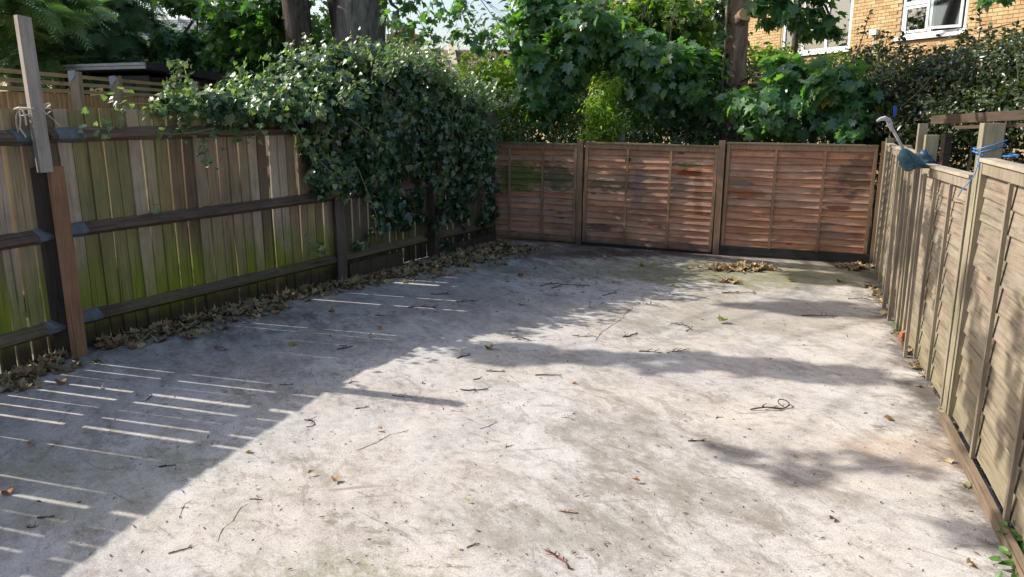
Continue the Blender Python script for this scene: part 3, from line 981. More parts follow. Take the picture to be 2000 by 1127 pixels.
mb.poly([(0, 0, 0), (.03, .004, -.005), (.034, .01, -.06), (.02, 0, -.10), (.004, -.006, -.07), (0, .012, 0), (.03, .016, -.005), (.034, .022, -.06), (.02, .012, -.10), (.004, .006, -.07)],
        [(0, 1, 2, 3, 4), (9, 8, 7, 6, 5), (0, 5, 6, 1), (1, 6, 7, 2), (2, 7, 8, 3), (3, 8, 9, 4), (4, 9, 5, 0)])
thing('plastic_scrap', 'small royal blue plastic scrap snagged in the hedge above the pale stick', 'scrap', T(*s0), mb.mesh('plastic_scrap', plain('blue_plastic', (0.02, 0.05, 0.30), .4, .5)))

# pergola beams behind the right fence
pg = thing('pergola', 'dark timber beam on a thin post crossing behind the right fence', 'pergola', T(*at(1850, 330, 6.4)))
b0, b1 = at(1826, 234, 7.2), at(2140, 216, 5.2)
M, L = frame(b0[:2], b1[:2])
M2 = Matrix.Translation((b0[0], b0[1], b0[2])) @ M.to_3x3().to_4x4() @ Matrix.Rotation(-math.asin((b1[2] - b0[2]) / L), 4, 'Y')
add('beam', MB().box(0, L, -.035, .035, -.04, .035).mesh('beam', M_BEAM), pg, M2)
add('beam', MB().box(-.2, L, .3, .34, -.06, -.03).mesh('beam', M_BEAM), pg, M2 @ T(0, 0, -.02))
q = at(1852, 250, 6.7)
add('post', MB().box(-.03, .03, -.03, .03, 0, q[2] - .05).mesh('post', M_BEAM), pg, T(q[0], q[1], 0))

# steel post behind the back fence
q = at(1213, 280, 10.4)
thing('metal_post', 'slim blue grey metal post poking above the back fence beside the golden shrub', 'post', T(q[0], q[1], 0),
      MB().box(-.04, .04, -.035, .035, 0, at(1213, 232, 10.4)[2]).mesh('metal_post', M_STEEL))

# ------------------------------------------------------------------ neighbour's trellis-topped fence and shed
tf = thing('trellis_fence', 'golden brown board fence with open trellis top behind the left fence', 'fence', T(-4.9, 8.2, 0))
M, L = frame((-4.86, 6.75), (-5.2, 14.0))
TB = []
for i in range(4):
    me = board_mesh(.098, 1.94, 300 + i)
    me.materials.append(M_TREL)
    TB.append(me)
x = 0
while x < L - .1:
    add('board', TB[rnd.randrange(4)], tf, M @ T(x + .05, 0, rnd.uniform(-.006, .006)))
    x += .104
for z in (1.97, 2.05, 2.135):
    add('trellis_slat', MB().box(0, L, -.035, -.012, z - .02, z + .02).mesh('trellis_slat', M_TRELX), tf, M)
for xx in (0.45, 2.3, 3.35, 5.4):
    add('trellis_batten', MB().box(-.02, .02, -.055, -.032, 1.5, 2.19).mesh('trellis_batten', M_TREL), tf, M @ T(xx, 0, 0))
add('trellis_slat', MB().box(0, L, -.05, -.012, 1.46, 1.52).mesh('trellis_slat', M_BEAM), tf, M)
for (u, yy, vt) in ((135, 8.2, 140), (215, 9.05, 150), (372, 11.4, 160)):
    q = at(u, vt, yy)
    Mq = T(q[0] + .06, q[1], 0) @ Matrix.Rotation(.05, 4, 'Z')
    pst = add('post', post_box(.09, .09, q[2], M_TPOST), tf, Mq)
    mb = MB()
    mb.poly([(-.05, -.05, q[2] - .16), (-.05, .05, q[2] - .12), (-.05, .05, q[2] + .005), (.02, .05, q[2] + .012), (.02, -.05, q[2] + .012), (-.05, -.05, q[2] + .005), (-.05, -.05, q[2] - .1),
             (.035, -.052, q[2] - .02), (-.03, -.052, q[2] - .1)],
            [(0, 1, 2, 5), (2, 3, 4, 5), (5, 4, 7, 8, 0)])
    add('post_cap', mb.mesh('post_cap', M_CAPGREY), pst, Mq)

sh = thing('garden_shed', 'dark low shed with a flat felt roof and pale blue grey fascia', 'shed', T(-5.7, 12.3, 0))
A, B = (-7.75, 13.1), (-5.62, 12.25)
M, L = frame(A, B)
wall = MB()
wall.box(.12, L - .12, .15, .19, 0, 2.30).box(.12, .16, .19, 2.5, 0, 2.28).box(L - .16, L - .12, .19, 2.5, 0, 2.28).box(.16, L - .16, 2.46, 2.5, 0, 2.2)
add('wall', wall.mesh('wall', M_SHED), sh, M)
rf = MB()
rf.poly([(0, 0, 2.47), (L, 0, 2.50), (L + .02, 2.9, 2.30), (0, 2.9, 2.28), (0, 0, 2.38), (L, 0, 2.40), (L + .02, 2.9, 2.15), (0, 2.9, 2.15)],
        [(0, 1, 2, 3), (7, 6, 5, 4), (0, 4, 5, 1), (1, 5, 6, 2), (2, 6, 7, 3), (3, 7, 4, 0)])
roof = add('roof', rf.mesh('roof', M_SHEDROOF), sh, M)
add('fascia', MB().box(-.01, L + .01, -.03, -.004, 2.385, 2.43).box(-.01, L + .01, -.05, -.004, 2.436, 2.475).mesh('fascia', M_FASCIA), roof, M @ T(0, 0, .01))
for x0, x1 in ((.35, .75), (.85, 1.25), (1.4, 1.85)):
    wf = add('window', MB().box(x0, x1, .118, .148, 1.72, 1.76).box(x0, x1, .118, .148, 2.13, 2.17).box(x0, x0 + .04, .118, .148, 1.76, 2.13).box(x1 - .04, x1, .118, .148, 1.76, 2.13).mesh('window', M_SHED), sh, M)
    add('pane', MB().box(x0 + .04, x1 - .04, .130, .136, 1.76, 2.13).mesh('pane', M_GLASS), wf, M)

# ------------------------------------------------------------------ brick house
hd = Vector((-.34, .94, 0)).normalized()
HM = Matrix(((hd.x, hd.y, 0, 9.02), (hd.y, -hd.x, 0, 17.0), (0, 0, 1, 0), (0, 0, 0, 1)))   # x along the wall going away, y = into the house
house = thing('brick_house', 'buff brick house with white framed windows rising behind the right hedge', 'house', T(9.02, 17, 0))
OPN = [(-.60, 1.07, 3.28, 4.95), (2.56, 5.04, 3.2, 4.66), (7.2, 8.3, 2.7, 4.6)]
SX = sorted({-9.0, 24.0} | {a for o in OPN for a in o[:2]})
wm = MB()
for a, b in zip(SX[:-1], SX[1:]):
    op = [o for o in OPN if o[0] <= a + 1e-6 and b - 1e-6 <= o[1]]
    if op:
        wm.box(a, b, .012, .25, 0, op[0][2])
        wm.box(a, b, .012, .25, op[0][3], 8)
    else:
        wm.box(a, b, .012, .25, 0, 8)
wall = add('wall', wm.mesh('wall', M_MORTAR), house, HM)
# bricks, each its own piece where they show largest
BRK = []
bw, bh, j = .215, .065, .010
bm_ = MB().box(0, bw, -.004, .03, 0, bh)
SH_B = bm_.mesh('brick', M_BRICK)
SH_H = MB().box(0, .1025, -.004, .03, 0, bh).mesh('brick', M_BRICK)
cand = []
row = 0
z = 2.0
while z < 6.2:
    s = -5.0 + (row % 2) * .1125
    while s < 10:
        a, b = s, s + bw
        hit = [o for o in OPN if b > o[0] - .002 and a < o[1] + .002 and z + bh > o[2] - .07 and z < o[3]]
        if not hit:
            cand.append((a, z, 1))
        else:
            o_ = hit[0]
            if a < o_[0] - .11 :
                cand.append((a, z, 0))
            elif b > o_[1] + .11:
                cand.append((b - .1025, z, 0))
        s += bw + j
    z += bh + j
    row += 1
scored = []
for a, zz, full in cand:
    w_ = HM @ Vector((a + .1, 0, zz))
    u, v, f = project(np.array(w_))
    vis = -5 < v < 82 and 1470 < u < 2005 and not (1520 < u < 1690) and not (v > 60 and u > 1920)
    scored.append((0 if vis else 1, f, a, zz, full))
scored.sort()
rest = MB()
rest_t = []
for i, (nv, f, a, zz, full) in enumerate(scored):
    if i < 300 and nv == 0:
        add('brick', SH_B if full else SH_H, wall, HM @ T(a, rnd.uniform(-.002, .003), zz))
    else:
        y_ = rnd.uniform(-.002, .003)
        wdt = bw if full else .1025
        rest.poly([(a, -.004 + y_, zz), (a + wdt, -.004 + y_, zz), (a + wdt, -.004 + y_, zz + bh), (a, -.004 + y_, zz + bh),
                   (a, .02, zz), (a + wdt, .02, zz), (a + wdt, .02, zz + bh), (a, .02, zz + bh)],
                  [(0, 1, 2, 3), (0, 4, 5, 1), (2, 6, 7, 3), (0, 3, 7, 4), (1, 5, 6, 2)])
        rest_t += [rnd.random()] * 8
me = rest.mesh('brickwork', M_BRICK)
a_ = me.attributes.new('tint', 'FLOAT', 'POINT')
a_.data.foreach_set('value', np.array(rest_t, np.float32))
add('brickwork', me, wall, HM, kind='stuff')


def bars(mb, x0, x1, z0, z1, t, y0, y1):
    mb.box(x0, x0 + t, y0, y1, z0, z1).box(x1 - t, x1, y0, y1, z0, z1)
    mb.box(x0 + t, x1 - t, y0, y1, z0, z0 + t).box(x0 + t, x1 - t, y0, y1, z1 - t, z1)
    return mb


# window 1
fr = MB()
bars(fr, -.59, 1.06, 3.36, 4.94, .06, .03, .10)
fr.box(.26, .34, .025, .10, 3.42, 4.88)
fr.box(.34, 1.0, .022, .10, 4.02, 4.10)
win = add('window', fr.mesh('window', M_UPVC), house, HM)
add('sill', MB().box(-.66, 1.14, -.07, .12, 3.285, 3.355).mesh('sill', M_UPVC), win, HM)
sash = MB()
bars(sash, .36, .98, 3.44, 4.0, .05, .015, .06)
add('sash', sash.mesh('sash', M_UPVC), win, HM)
add('pane', MB().box(.405, .935, .035, .041, 3.49, 3.96).mesh('pane', M_GLASS), win, HM)
add('pane', MB().box(.345, .995, .06, .066, 4.10, 4.88).mesh('pane', M_GLASS), win, HM)
add('glazing_bar', MB().box(.66, .68, .045, .058, 4.10, 4.88).mesh('glazing_bar', M_UPVC), win, HM)
# open casement hinged at the right edge
HC = HM @ T(-.50, .02, 0) @ Matrix.Rotation(math.radians(-24), 4, 'Z')
cs = MB()
bars(cs, 0, .70, 3.44, 4.86, .055, -.03, .02)
add('casement', cs.mesh('casement', M_UPVC), win, HC)
add('pane', MB().box(.055, .645, -.008, -.002, 3.495, 4.805).mesh('pane', M_GLASS), win, HC)
add('room', MB().box(-.7, 1.2, 1.6, 1.65, 3.0, 5.2).box(-.7, 1.2, .26, 1.6, 3.0, 3.05).box(-.72, -.7, .26, 1.6, 3.0, 5.2).box(1.2, 1.22, .26, 1.6, 3.0, 5.2).mesh('room', M_DARKROOM), house, HM)
# window 2
fr = MB()
bars(fr, 2.57, 5.03, 3.24, 4.65, .07, .02, .10)
fr.box(3.36, 3.44, .022, .10, 3.31, 4.58).box(4.2, 4.28, .022, .10, 3.31, 4.58)
win = add('window', fr.mesh('window', M_UPVC), house, HM)
add('sill', MB().box(2.5, 5.1, -.07, .12, 3.17, 3.235).mesh('sill', M_UPVC), win, HM)
for a, b in ((2.64, 3.36), (3.44, 4.2), (4.28, 4.96)):
    add('pane', MB().box(a, b, .05, .056, 3.31, 4.58).mesh('pane', M_GLASS), win, HM)
cu = MB()
pts, fs = [], []
for i in range(61):
    s = 2.6 + i * .04
    yy = .22 + .02 * math.sin(i * 1.7)
    pts += [(s, yy, 3.2), (s, yy, 4.66)]
    if i:
        fs.append((2 * i - 2, 2 * i, 2 * i + 1, 2 * i - 1))
cu.poly(pts, fs)
add('curtain', cu.mesh('curtain', M_CURTAIN), win, HM)
# far door-window and drainpipe
fr = MB()
bars(fr, 7.21, 8.29, 2.71, 4.59, .08, .02, .1)
win = add('window', fr.mesh('window', M_UPVC), house, HM)
add('pane', MB().box(7.29, 8.21, .05, .056, 2.79, 4.51).mesh('pane', M_GLASS), win, HM)
add('curtain', MB().box(7.2, 8.3, .2, .22, 2.7, 4.6).mesh('curtain', M_CURTAIN), win, HM)
add('drainpipe', MB().tube([(6.95, -.07, 0), (6.95, -.07, 8)], .045, 8).mesh('drainpipe', plain('pipe_brown', (.10, .07, .055))), house, HM)
vb = add('vent_box', MB().box(1.66, 1.86, -.10, -.006, 3.48, 3.60).mesh('vent_box', M_UPVC), house, HM)
add('cable', MB().tube([(1.78, -.03, 3.48), (1.785, -.02, 3.1), (1.78, -.02, 2.5)], .008, 5).tube([(1.72, -.03, 3.48), (1.725, -.02, 2.6)], .008, 5).mesh('cable', M_UPVC), vb, HM)
add('roof', MB().box(-9.3, 24.3, -.4, 6.5, 8.0, 8.2).mesh('roof', M_TILE), house, HM)
add('wall', MB().box(-9.0, -8.75, .25, 6, 0, 8).box(23.75, 24, .25, 6, 0, 8).box(-9, 24, 6.0, 6.25, 0, 8).mesh('wall', M_MORTAR), house, HM)

# ------------------------------------------------------------------ houses beyond the trees
def pitched(name, label, u0, v0, u1, y, drop, depth, mat, zbase=0):
    p0, p1 = at(u0, v0, y), at(u1, v0, y)
    h_ = thing(name, label, 'house', T(p0[0], p0[1], 0))
    zt = p0[2]
    zb = zt - drop
    x0, x1 = p0[0], p1[0]
    mb = MB()
    mb.poly([(x0, y - depth, zb), (x1, y - depth, zb), (x1, y, zt), (x0, y, zt), (x0, y + depth, zb), (x1, y + depth, zb)], [(0, 1, 2, 3), (3, 2, 5, 4), (1, 5, 2), (0, 3, 4), (0, 4, 5, 1)])
    me = mb.mesh('roof', mat)
    add('roof', me, h_, Matrix())
    add('wall', MB().box(x0 + .3, x1 - .3, y - depth + .4, y + depth - .4, 0, zb - .02).mesh('wall', M_MORTAR), h_, Matrix())
    return h_, zt, zb, x0, x1


h2, zt, zb, x0, x1 = pitched('terraced_house', 'distant house with a brown tiled roof seen between the two big trees', 690, 97, 1010, 32, 2.6, 3.4, M_TILE)
q = at(880, 90, 31.9)
mb = MB()
mb.poly([(q[0] - .12, 32, zt + .28), (q[0] + .12, 32, zt + .28), (q[0] + .75, 28.4, zb + .25), (q[0] + .45, 28.4, zb + .25), (q[0] - .12, 32, zt - .1), (q[0] + .12, 32, zt - .1), (q[0] + .75, 28.4, zb - .1), (q[0] + .45, 28.4, zb - .1)],
        [(0, 1, 2, 3), (0, 3, 7, 4), (1, 5, 6, 2), (2, 6, 7, 3), (4, 5, 1, 0)])
add('parapet', mb.mesh('parapet', M_STONE), h2, Matrix())
add('parapet', MB().box(q[0] + .6, q[0] + 2.6, 28.3, 28.55, zb + .0, zb + .3).mesh('parapet', M_STONE), h2, Matrix())
q = at(787, 68, 31)
ch = add('chimney', MB().box(q[0] - .6, q[0] + .6, 30.7, 31.4, zb, q[2]).mesh('chimney', M_MORTAR), h2, Matrix())
for k in (-.33, 0, .33):
    add('chimney_pot', MB().tube([(q[0] + k, 31, q[2]), (q[0] + k, 31, q[2] + .30), (q[0] + k, 31, q[2] + .36)], [.15, .125, .15], 10).mesh('chimney_pot', M_TERRA), ch, Matrix())
h3 = pitched('slate_house', 'distant house with a grey slate roof glimpsed between conifer and sycamore', 215, 38, 400, 30, 2.2, 3.0, M_SLATE)

# ------------------------------------------------------------------ leaves and plants
def fan(outline, centre, fold=0.0, droop=0.0):
    """leaf outline (x,y) -> verts, tris; tip towards +y; fold lifts the sides, droop bends the tip"""
    P = np.array([centre] + list(outline), float)
    z = fold * np.abs(P[:, 0]) - droop * np.clip(P[:, 1], 0, None) ** 2
    V = np.column_stack([P, z])
    n = len(outline)
    Tr = np.array([(0, 1 + i, 1 + (i + 1) % n) for i in range(n)])
    return V, Tr


IVY_T = fan([(0, -.02), (-.28, -.12), (-.52, .12), (-.34, .36), (-.40, .56), (-.16, .62), (0, 1.0), (.16, .62), (.40, .56), (.34, .36), (.52, .12), (.28, -.12)], (0, .22), .25, .12)
SYC_T = fan([(0, -.02), (-.24, -.16), (-.44, -.06), (-.36, .12), (-.68, .30), (-.44, .36), (-.50, .66), (-.22, .58), (-.16, .80), (0, 1.0), (.16, .80), (.22, .58), (.50, .66), (.44, .36), (.68, .30), (.36, .12), (.44, -.06), (.24, -.16)], (0, .25), .18, .22)
SMALL_T = fan([(0, 0), (-.22, .25), (-.24, .55), (0, 1.0), (.24, .55), (.22, .25)], (0, .42), .35, .15)
LONG_T = fan([(0, 0), (-.13, .3), (-.11, .65), (0, 1.0), (.11, .65), (.13, .3)], (0, .45), .3, .25)


def fir_template():
    V, Tr = [], []
    def strip(a, b, w):
        k = len(V)
        d = np.array(b) - np.array(a)
        nn = np.array([-d[1], d[0], 0]); nn = nn / (np.linalg.norm(nn) + 1e-9) * w
        V.extend([np.array(a) - nn, np.array(a) + nn, np.array(b)])
        Tr.append((k, k + 1, k + 2))
    strip((0, 0, 0), (0, 1, -.25), .02)
    for i in range(8):
        y = .1 + i * .11
        ln = .40 * (1 - .55 * y)
        for s in (-1, 1):
            strip((0, y, -.25 * y * y), (s * ln, y + ln * .75, -.25 * y * y - .12 * ln - .05), .035)
    return np.array(V), np.array(Tr)


FIR_T = fir_template()


def orient(nrm, tip):
    z = nrm / np.linalg.norm(nrm, axis=1, keepdims=True)
    y = tip - (tip * z).sum(1, keepdims=True) * z
    y /= np.linalg.norm(y, axis=1, keepdims=True) + 1e-9
    x = np.cross(y, z)
    return np.stack([x, y, z], axis=2)


def scatter(blobs, count, sub, up=.6, outw=.7, jit=.8, droop=.5, shell=.55, subr=.35, seed=0, flat=1.0):
    """blobs: rows (x,y,z,rx,ry,rz[,weight]); leaves in sub-clumps spread over each blob's outer shell"""
    g = np.random.default_rng(seed)
    B = np.array([list(b) + [1.0] * (7 - len(b)) for b in blobs], float)
    vol = (B[:, 3] * B[:, 4] + B[:, 4] * B[:, 5] + B[:, 3] * B[:, 5]) * B[:, 6]
    nb = np.maximum(1, (count * vol / vol.sum()).astype(int))
    Ps, Os, subs = [], [], []
    for b, k in zip(B, nb):
        ns = max(3, int(k / sub))
        d = g.normal(size=(ns, 3))
        d /= np.linalg.norm(d, axis=1, keepdims=True)
        rad = shell + (1.08 - shell) * g.random((ns, 1)) ** .7
        sc = d * rad * b[3:6]
        subs.append(sc + b[:3])
        pick = g.integers(0, ns, k)
        size = g.uniform(.45, 1.0, ns)[pick][:, None]
        off = g.normal(size=(k, 3)) * subr * size * np.minimum(b[3:6], np.median(b[3:6]) * 1.2) * .55
        off[:, 2] *= flat
        Ps.append(sc[pick] + off + b[:3])
        o_ = sc[pick] / b[3:6] + off / b[3:6] * .6
        Os.append(o_)
    P = np.concatenate(Ps)
    O = np.concatenate(Os)
    O /= np.linalg.norm(O, axis=1, keepdims=True) + 1e-9
    nr = O * outw + np.array([0, 0, up]) + g.normal(size=P.shape) * jit * .5
    tip = g.normal(size=P.shape) + O * .6 - np.array([0, 0, droop * 1.6])
    return P, orient(nr, tip), np.concatenate(subs)


def leaves_mesh(name, P, Rm, S, tmpl, mat, seed=0):
    V, Tr = tmpl
    g = np.random.default_rng(seed + 5)
    tint = g.random(len(P))
    out = np.einsum('kij,nj->kni', Rm, V) * S[:, None, None] + P[:, None, :]
    n = len(V)
    tr = (Tr[None] + (np.arange(len(P)) * n)[:, None, None]).reshape(-1, 3)
    return tri_mesh(name, out.reshape(-1, 3), tr, np.repeat(tint, n), mat)


DEPTH = {}


def pick_visible(P, S, limit, cell=14, vmax=1127):
    """indices of leaves that lie nearest the camera in their part of the view: the largest of these"""
    u, v, f = project(P)
    ok = (f > 0) & (u > -10) & (u < 2010) & (v > -10) & (v < vmax)
    idx = np.where(ok)[0]
    idx = idx[np.argsort(f[idx])]
    seen, res = set(), []
    for i in idx:
        k = (int(u[i] // cell), int(v[i] // cell))
        if k in seen:
            continue
        seen.add(k)
        res.append(i)
    res.sort(key=lambda i: -S[i] / f[i])
    return np.array(res[:limit], int)


def foliage(parent, P, Rm, S, tmpl, mat, limit=0, seed=0, name='crown', leafname='leaf', mat2=None, frac2=0.0):
    keep = np.ones(len(P), bool)
    if limit:
        pk = pick_visible(P, S, limit)
        keep[pk] = False
        V, Tr = tmpl
        shared = tri_mesh('leaf', V, Tr, np.zeros(len(V)), mat)
        shared2 = tri_mesh('leaf', V, Tr, np.zeros(len(V)), mat2) if mat2 else None
        for i in pk:
            M = Matrix.Translation(P[i]) @ Matrix(Rm[i].tolist()).to_4x4() @ Matrix.Scale(float(S[i]), 4)
            add(leafname, shared2 if (shared2 and rnd.random() < frac2) else shared, parent, M)
    o = add(name, leaves_mesh(name, P[keep], Rm[keep], S[keep], tmpl, mat, seed), parent, Matrix())
    o['kind'] = 'stuff'
    return o


def limb_pts(a, b, sag=.1, k=5, jig=.05):
    a, b = np.array(a, float), np.array(b, float)
    L = np.linalg.norm(b - a)
    out = []
    for i in range(k + 1):
        t = i / k
        p = a + (b - a) * t + np.array([0, 0, sag * L * math.sin(math.pi * t)])
        if 0 < i < k:
            p = p + R.normal(size=3) * jig * L * .3
        out.append(p)
    return out


def branches(mb, root, blobs, subs, r0=.06, per=6, seed=0):
    g = np.random.default_rng(seed)
    for b in blobs:
        c = np.array(b[:3])
        Pn = limb_pts(root, c, .08, 5)
        mb.tube(Pn, list(np.linspace(r0, r0 * .3, 6)), 6)
        d = np.linalg.norm((subs - c) / np.array(b[3:6]), axis=1)
        near = np.where(d < 1.15)[0]
        if len(near):
            for i in g.choice(near, min(per, len(near)), replace=False):
                mb.tube(limb_pts(Pn[4], subs[i], .05, 3), [r0 * .28, r0 * .2, r0 * .14, r0 * .06], 4)


def trunk_mesh(pts, rads, n=22, mat=None, seed=0, wob=.06, rings=26):
    g = np.random.default_rng(seed)
    pts = np.array(pts, float)
    t = np.linspace(0, len(pts) - 1, rings)
    C = np.column_stack([np.interp(t, range(len(pts)), pts[:, i]) for i in range(3)])
    r = np.interp(t, range(len(pts)), rads)
    mb = MB()
    ph = g.uniform(0, 6, 4)
    for i in range(rings):
        for j in range(n):
            a = 2 * math.pi * j / n
            rr = r[i] * (1 + wob * (math.sin(3 * a + ph[0] + i * .12) + .6 * math.sin(5 * a + ph[1] - i * .2) + .5 * math.sin(2 * a + ph[2] + i * .3)) * .6 + g.normal() * .008)
            mb.v.append((C[i][0] + rr * math.cos(a), C[i][1] + rr * math.sin(a), C[i][2]))
    for i in range(rings - 1):
        for j in range(n):
            mb.f.append((i * n + j, i * n + (j + 1) % n, (i + 1) * n + (j + 1) % n, (i + 1) * n + j))
    return mb.mesh('trunk', mat, True)


def bl(u, v, y, r, ry=None, rz=None, w=1.0):
    c = at(u, v, y)
    return (c[0], c[1], c[2], r, ry if ry is not None else r, rz if rz is not None else r, w)


def sh_blob(u, v, t, rx, ry, rz, w=1.0):
    """crown clump whose shade lands on the slab at this spot: t metres back towards the sun"""
    p = gnd(u, v)
    s = t / math.cos(SUN_EL)
    c = p + np.array(S_DIR) * s
    return (c[0], c[1], c[2], rx, ry, rz, w)


# ---- big pale sycamore
qa, qb = at(705, 60, 11.6), at(690, 128, 11.6)
bigtree = thing('sycamore_tree', 'largest tree with thick pale forked grey trunk rising behind the ivy', 'tree', T(qb[0], qb[1], 0))
rA = 45 / F * 11.7
add('trunk', trunk_mesh([(qb[0], qb[1], 0), (qb[0], qb[1], qb[2]), (qa[0] - .02, qa[1], qa[2]), (qa[0] + .05, qa[1], 4.2)], [rA * 1.25, rA * .92, rA * .98, rA * .9], 26, M_BARK, 1, .05), bigtree, Matrix())
f0 = Vector((qa[0], qa[1], qa[2] + .05))
add('limb', trunk_mesh([f0 + Vector((-.19, 0, -.5)), f0 + Vector((-.30, 0, .6)), f0 + Vector((-.7, .2, 2.2)), f0 + Vector((-1.3, .2, 5))], [rA * .5, rA * .56, rA * .5, rA * .25], 16, M_BARK_DARK, 2, .05), bigtree, Matrix())
add('limb', trunk_mesh([f0 + Vector((.1, -.03, -.6)), f0 + Vector((.16, -.05, .5)), f0 + Vector((.6, -.2, 2.2)), f0 + Vector((1.2, -.4, 5))], [rA * .62, rA * .68, rA * .55, rA * .3], 16, M_BARK, 3, .05), bigtree, Matrix())
LIGHTB = [bl(795, 22, 11.0, .42, .3, .28, .5), bl(870, 18, 10.9, .38, .3, .22, .5), bl(760, 78, 11.2, .26, .25, .22, .5), bl(830, 62, 11.0, .34, .3, .18, .45), bl(915, 52, 10.8, .22, .25, .18, .4),
          bl(985, 62, 11.4, .22, .3, .26, .6), bl(945, 85, 10.9, .14, .2, .16, .5), bl(640, 60, 12.2, .18, .3, .3, .5), bl(625, 20, 12.0, .22, .3, .3, .6)]
SHADB = [sh_blob(1180, 700, 6.5, .9, .12, .10, .7), sh_blob(1440, 712, 6.5, .8, .14, .12, .6), sh_blob(1640, 735, 6.3, .6, .16, .13, .38), sh_blob(1010, 688, 6.5, .35, .12, .1),
         sh_blob(1520, 600, 6.4, .8, .20, .11, .5), sh_blob(1680, 610, 6.4, .55, .20, .12, .42),
         sh_blob(1650, 545, 6, .5, .35, .2, .7),
         sh_blob(1610, 905, 6.4, .62, .20, .16, .045), sh_blob(1730, 935, 6.0, .5, .18, .16, .05), sh_blob(1500, 880, 6.2, .32, .10, .09, .09), sh_blob(2150, 900, 6.6, .5, .3, .3, .16), sh_blob(2150, 740, 6.6, .5, .3, .3, .18), sh_blob(2050, 650, 6.6, .5, .3, .3, .22), sh_blob(2200, 1050, 6.4, .5, .3, .3, .16), sh_blob(1850, 1045, 5.8, .5, .2, .16, .03)]
P, Rm, subs = scatter(LIGHTB, 430, 7, .5, .4, 1.0, .7, .3, .5, 31)
S = np.random.default_rng(1).uniform(.07, .13, len(P))
foliage(bigtree, P, Rm, S, SYC_T, M_SYC, 130, 31)
mb = MB()
branches(mb, f0 + Vector((.4, -.1, 1.6)), LIGHTB[:7], subs, .014, 3, 3)
mb.tube([at(745, -40, 11.2), at(765, 8, 11.1), at(778, 18, 11.1), at(777, 35, 11.1), at(774, 52, 11.1)], [.03, .026, .02, .014, .006], 6)
P, Rm, subs2 = scatter(SHADB, 2600, 14, .8, .3, .8, .4, .2, .5, 32)
S = np.random.default_rng(2).uniform(.09, .15, len(P))
foliage(bigtree, P, Rm, S, SYC_T, M_SYC, 0, 32)
for b in SHADB:
    mb.tube(limb_pts(f0 + Vector((-.6, .1, 2.4)), b[:3], .12, 6, .04), list(np.linspace(.02, .006, 7)), 5)
add('branches', mb.mesh('branches', M_BARK_DARK, True), bigtree, Matrix())

# ---- darker second sycamore
qa, qb = at(577, 0, 11.2), at(590, 135, 11.2)
tree2 = thing('sycamore_tree', 'dark straight trunked sycamore just left of the thick pale trunk', 'tree', T(qb[0], qb[1], 0))
rB = 25 / F * 11.2
add('trunk', trunk_mesh([(qb[0] + .03, qb[1], 0), (qb[0], qb[1], qb[2]), tuple(qa), (qa[0] - .1, qa[1] - .55, 5.4), (qa[0] - .3, qa[1] - 1.2, 9)], [rB * 1.15, rB * .95, rB, rB * .9, rB * .5], 18, M_BARK_DARK, 5, .04), tree2, Matrix())
B2 = [bl(470, 20, 12.3, .6, .6, .35), bl(540, 20, 11.8, .42, .5, .35), bl(530, 80, 11.9, .4, .4, .3), bl(460, 80, 13.2, .55, .5, .3), bl(420, 105, 15.6, .7, .5, .3), bl(510, 140, 13.0, .5, .5, .3), bl(460, 130, 15.6, .6, .5, .3),
      bl(350, 75, 14, .45, .4, .25, .7), bl(385, 5, 13, .5, .5, .14, .7), bl(350, 110, 14, .4, .4, .3, .8), bl(620, 100, 13.0, .4, .4, .45), bl(560, 120, 12.8, .5, .5, .45)]
P, Rm, subs = scatter(B2, 5200, 12, .55, .5, .9, .7, .3, .42, 33)
S = np.random.default_rng(3).uniform(.09, .16, len(P))
foliage(tree2, P, Rm, S, SYC_T, M_SYCD, 200, 33)
mb = MB()
branches(mb, (qa[0] - .05, qa[1], 3.9), B2[:9], subs, .05, 6, 4)
add('branches', mb.mesh('branches', M_BARK_DARK, True), tree2, Matrix())
q0, q1 = at(293, 128, 15.4), at(298, 30, 15.4)
sap = thing('young_tree', 'slim grey stemmed sapling standing behind the shed below the conifer', 'tree', T(q0[0], q0[1], 0))
add('trunk', MB().tube([(q0[0], q0[1], 0), q0, (q0 + q1) / 2 + np.array([.02, 0, 0]), q1, (q1[0] + .05, q1[1], 4.4)], [.055, .045, .04, .03, .012], 8).mesh('trunk', M_BARK, True), sap, Matrix())
BS = [bl(330, 85, 15.4, .45, .4, .25), bl(360, 105, 15.6, .4, .4, .22), bl(310, 100, 15.6, .3, .3, .22)]
P, Rm, subs = scatter(BS, 1500, 12, .5, .5, .9, .4, .3, .45, 34)
foliage(sap, P, Rm, np.random.default_rng(4).uniform(.06, .11, len(P)), SMALL_T, M_LIME if False else M_SYC, 40, 34)

# ---- third sycamore with the sawn limb, whose leaves hang over the back fence
qa, qb, qc = at(1440, 0, 11.0), at(1438, 130, 11.0), at(1424, 268, 11.0)
tree3 = thing('sycamore_tree', 'brown trunked sycamore with a sawn limb stub hanging leaves over the back fence', 'tree', T(qc[0], qc[1], 0))
rC = 22 / F * 11
add('trunk', trunk_mesh([(qc[0] - .03, qc[1], 0), tuple(qc), tuple(qb), tuple(qa), (qa[0] + .05, qa[1], 5), (qa[0], qa[1], 8)], [rC * 1.4, rC * 1.12, rC * .85, rC * 1.0, rC * .9, rC * .5], 20, M_BARK_RED, 7, .04), tree3, Matrix())
s0, s1 = at(1440, 45, 11.0), at(1455, 28, 10.72)
add('limb_stub', MB().tube([s0, (s0 + s1) / 2, s1], [.12, .10, .085], 14, False).mesh('limb_stub', M_BARK_RED, True), tree3, Matrix())
mb = MB().tube([s1, s1 + (s1 - s0) * .015], [.084, .082], 14)
add('cut_face', mb.mesh('cut_face', M_CUTWOOD), tree3, Matrix())
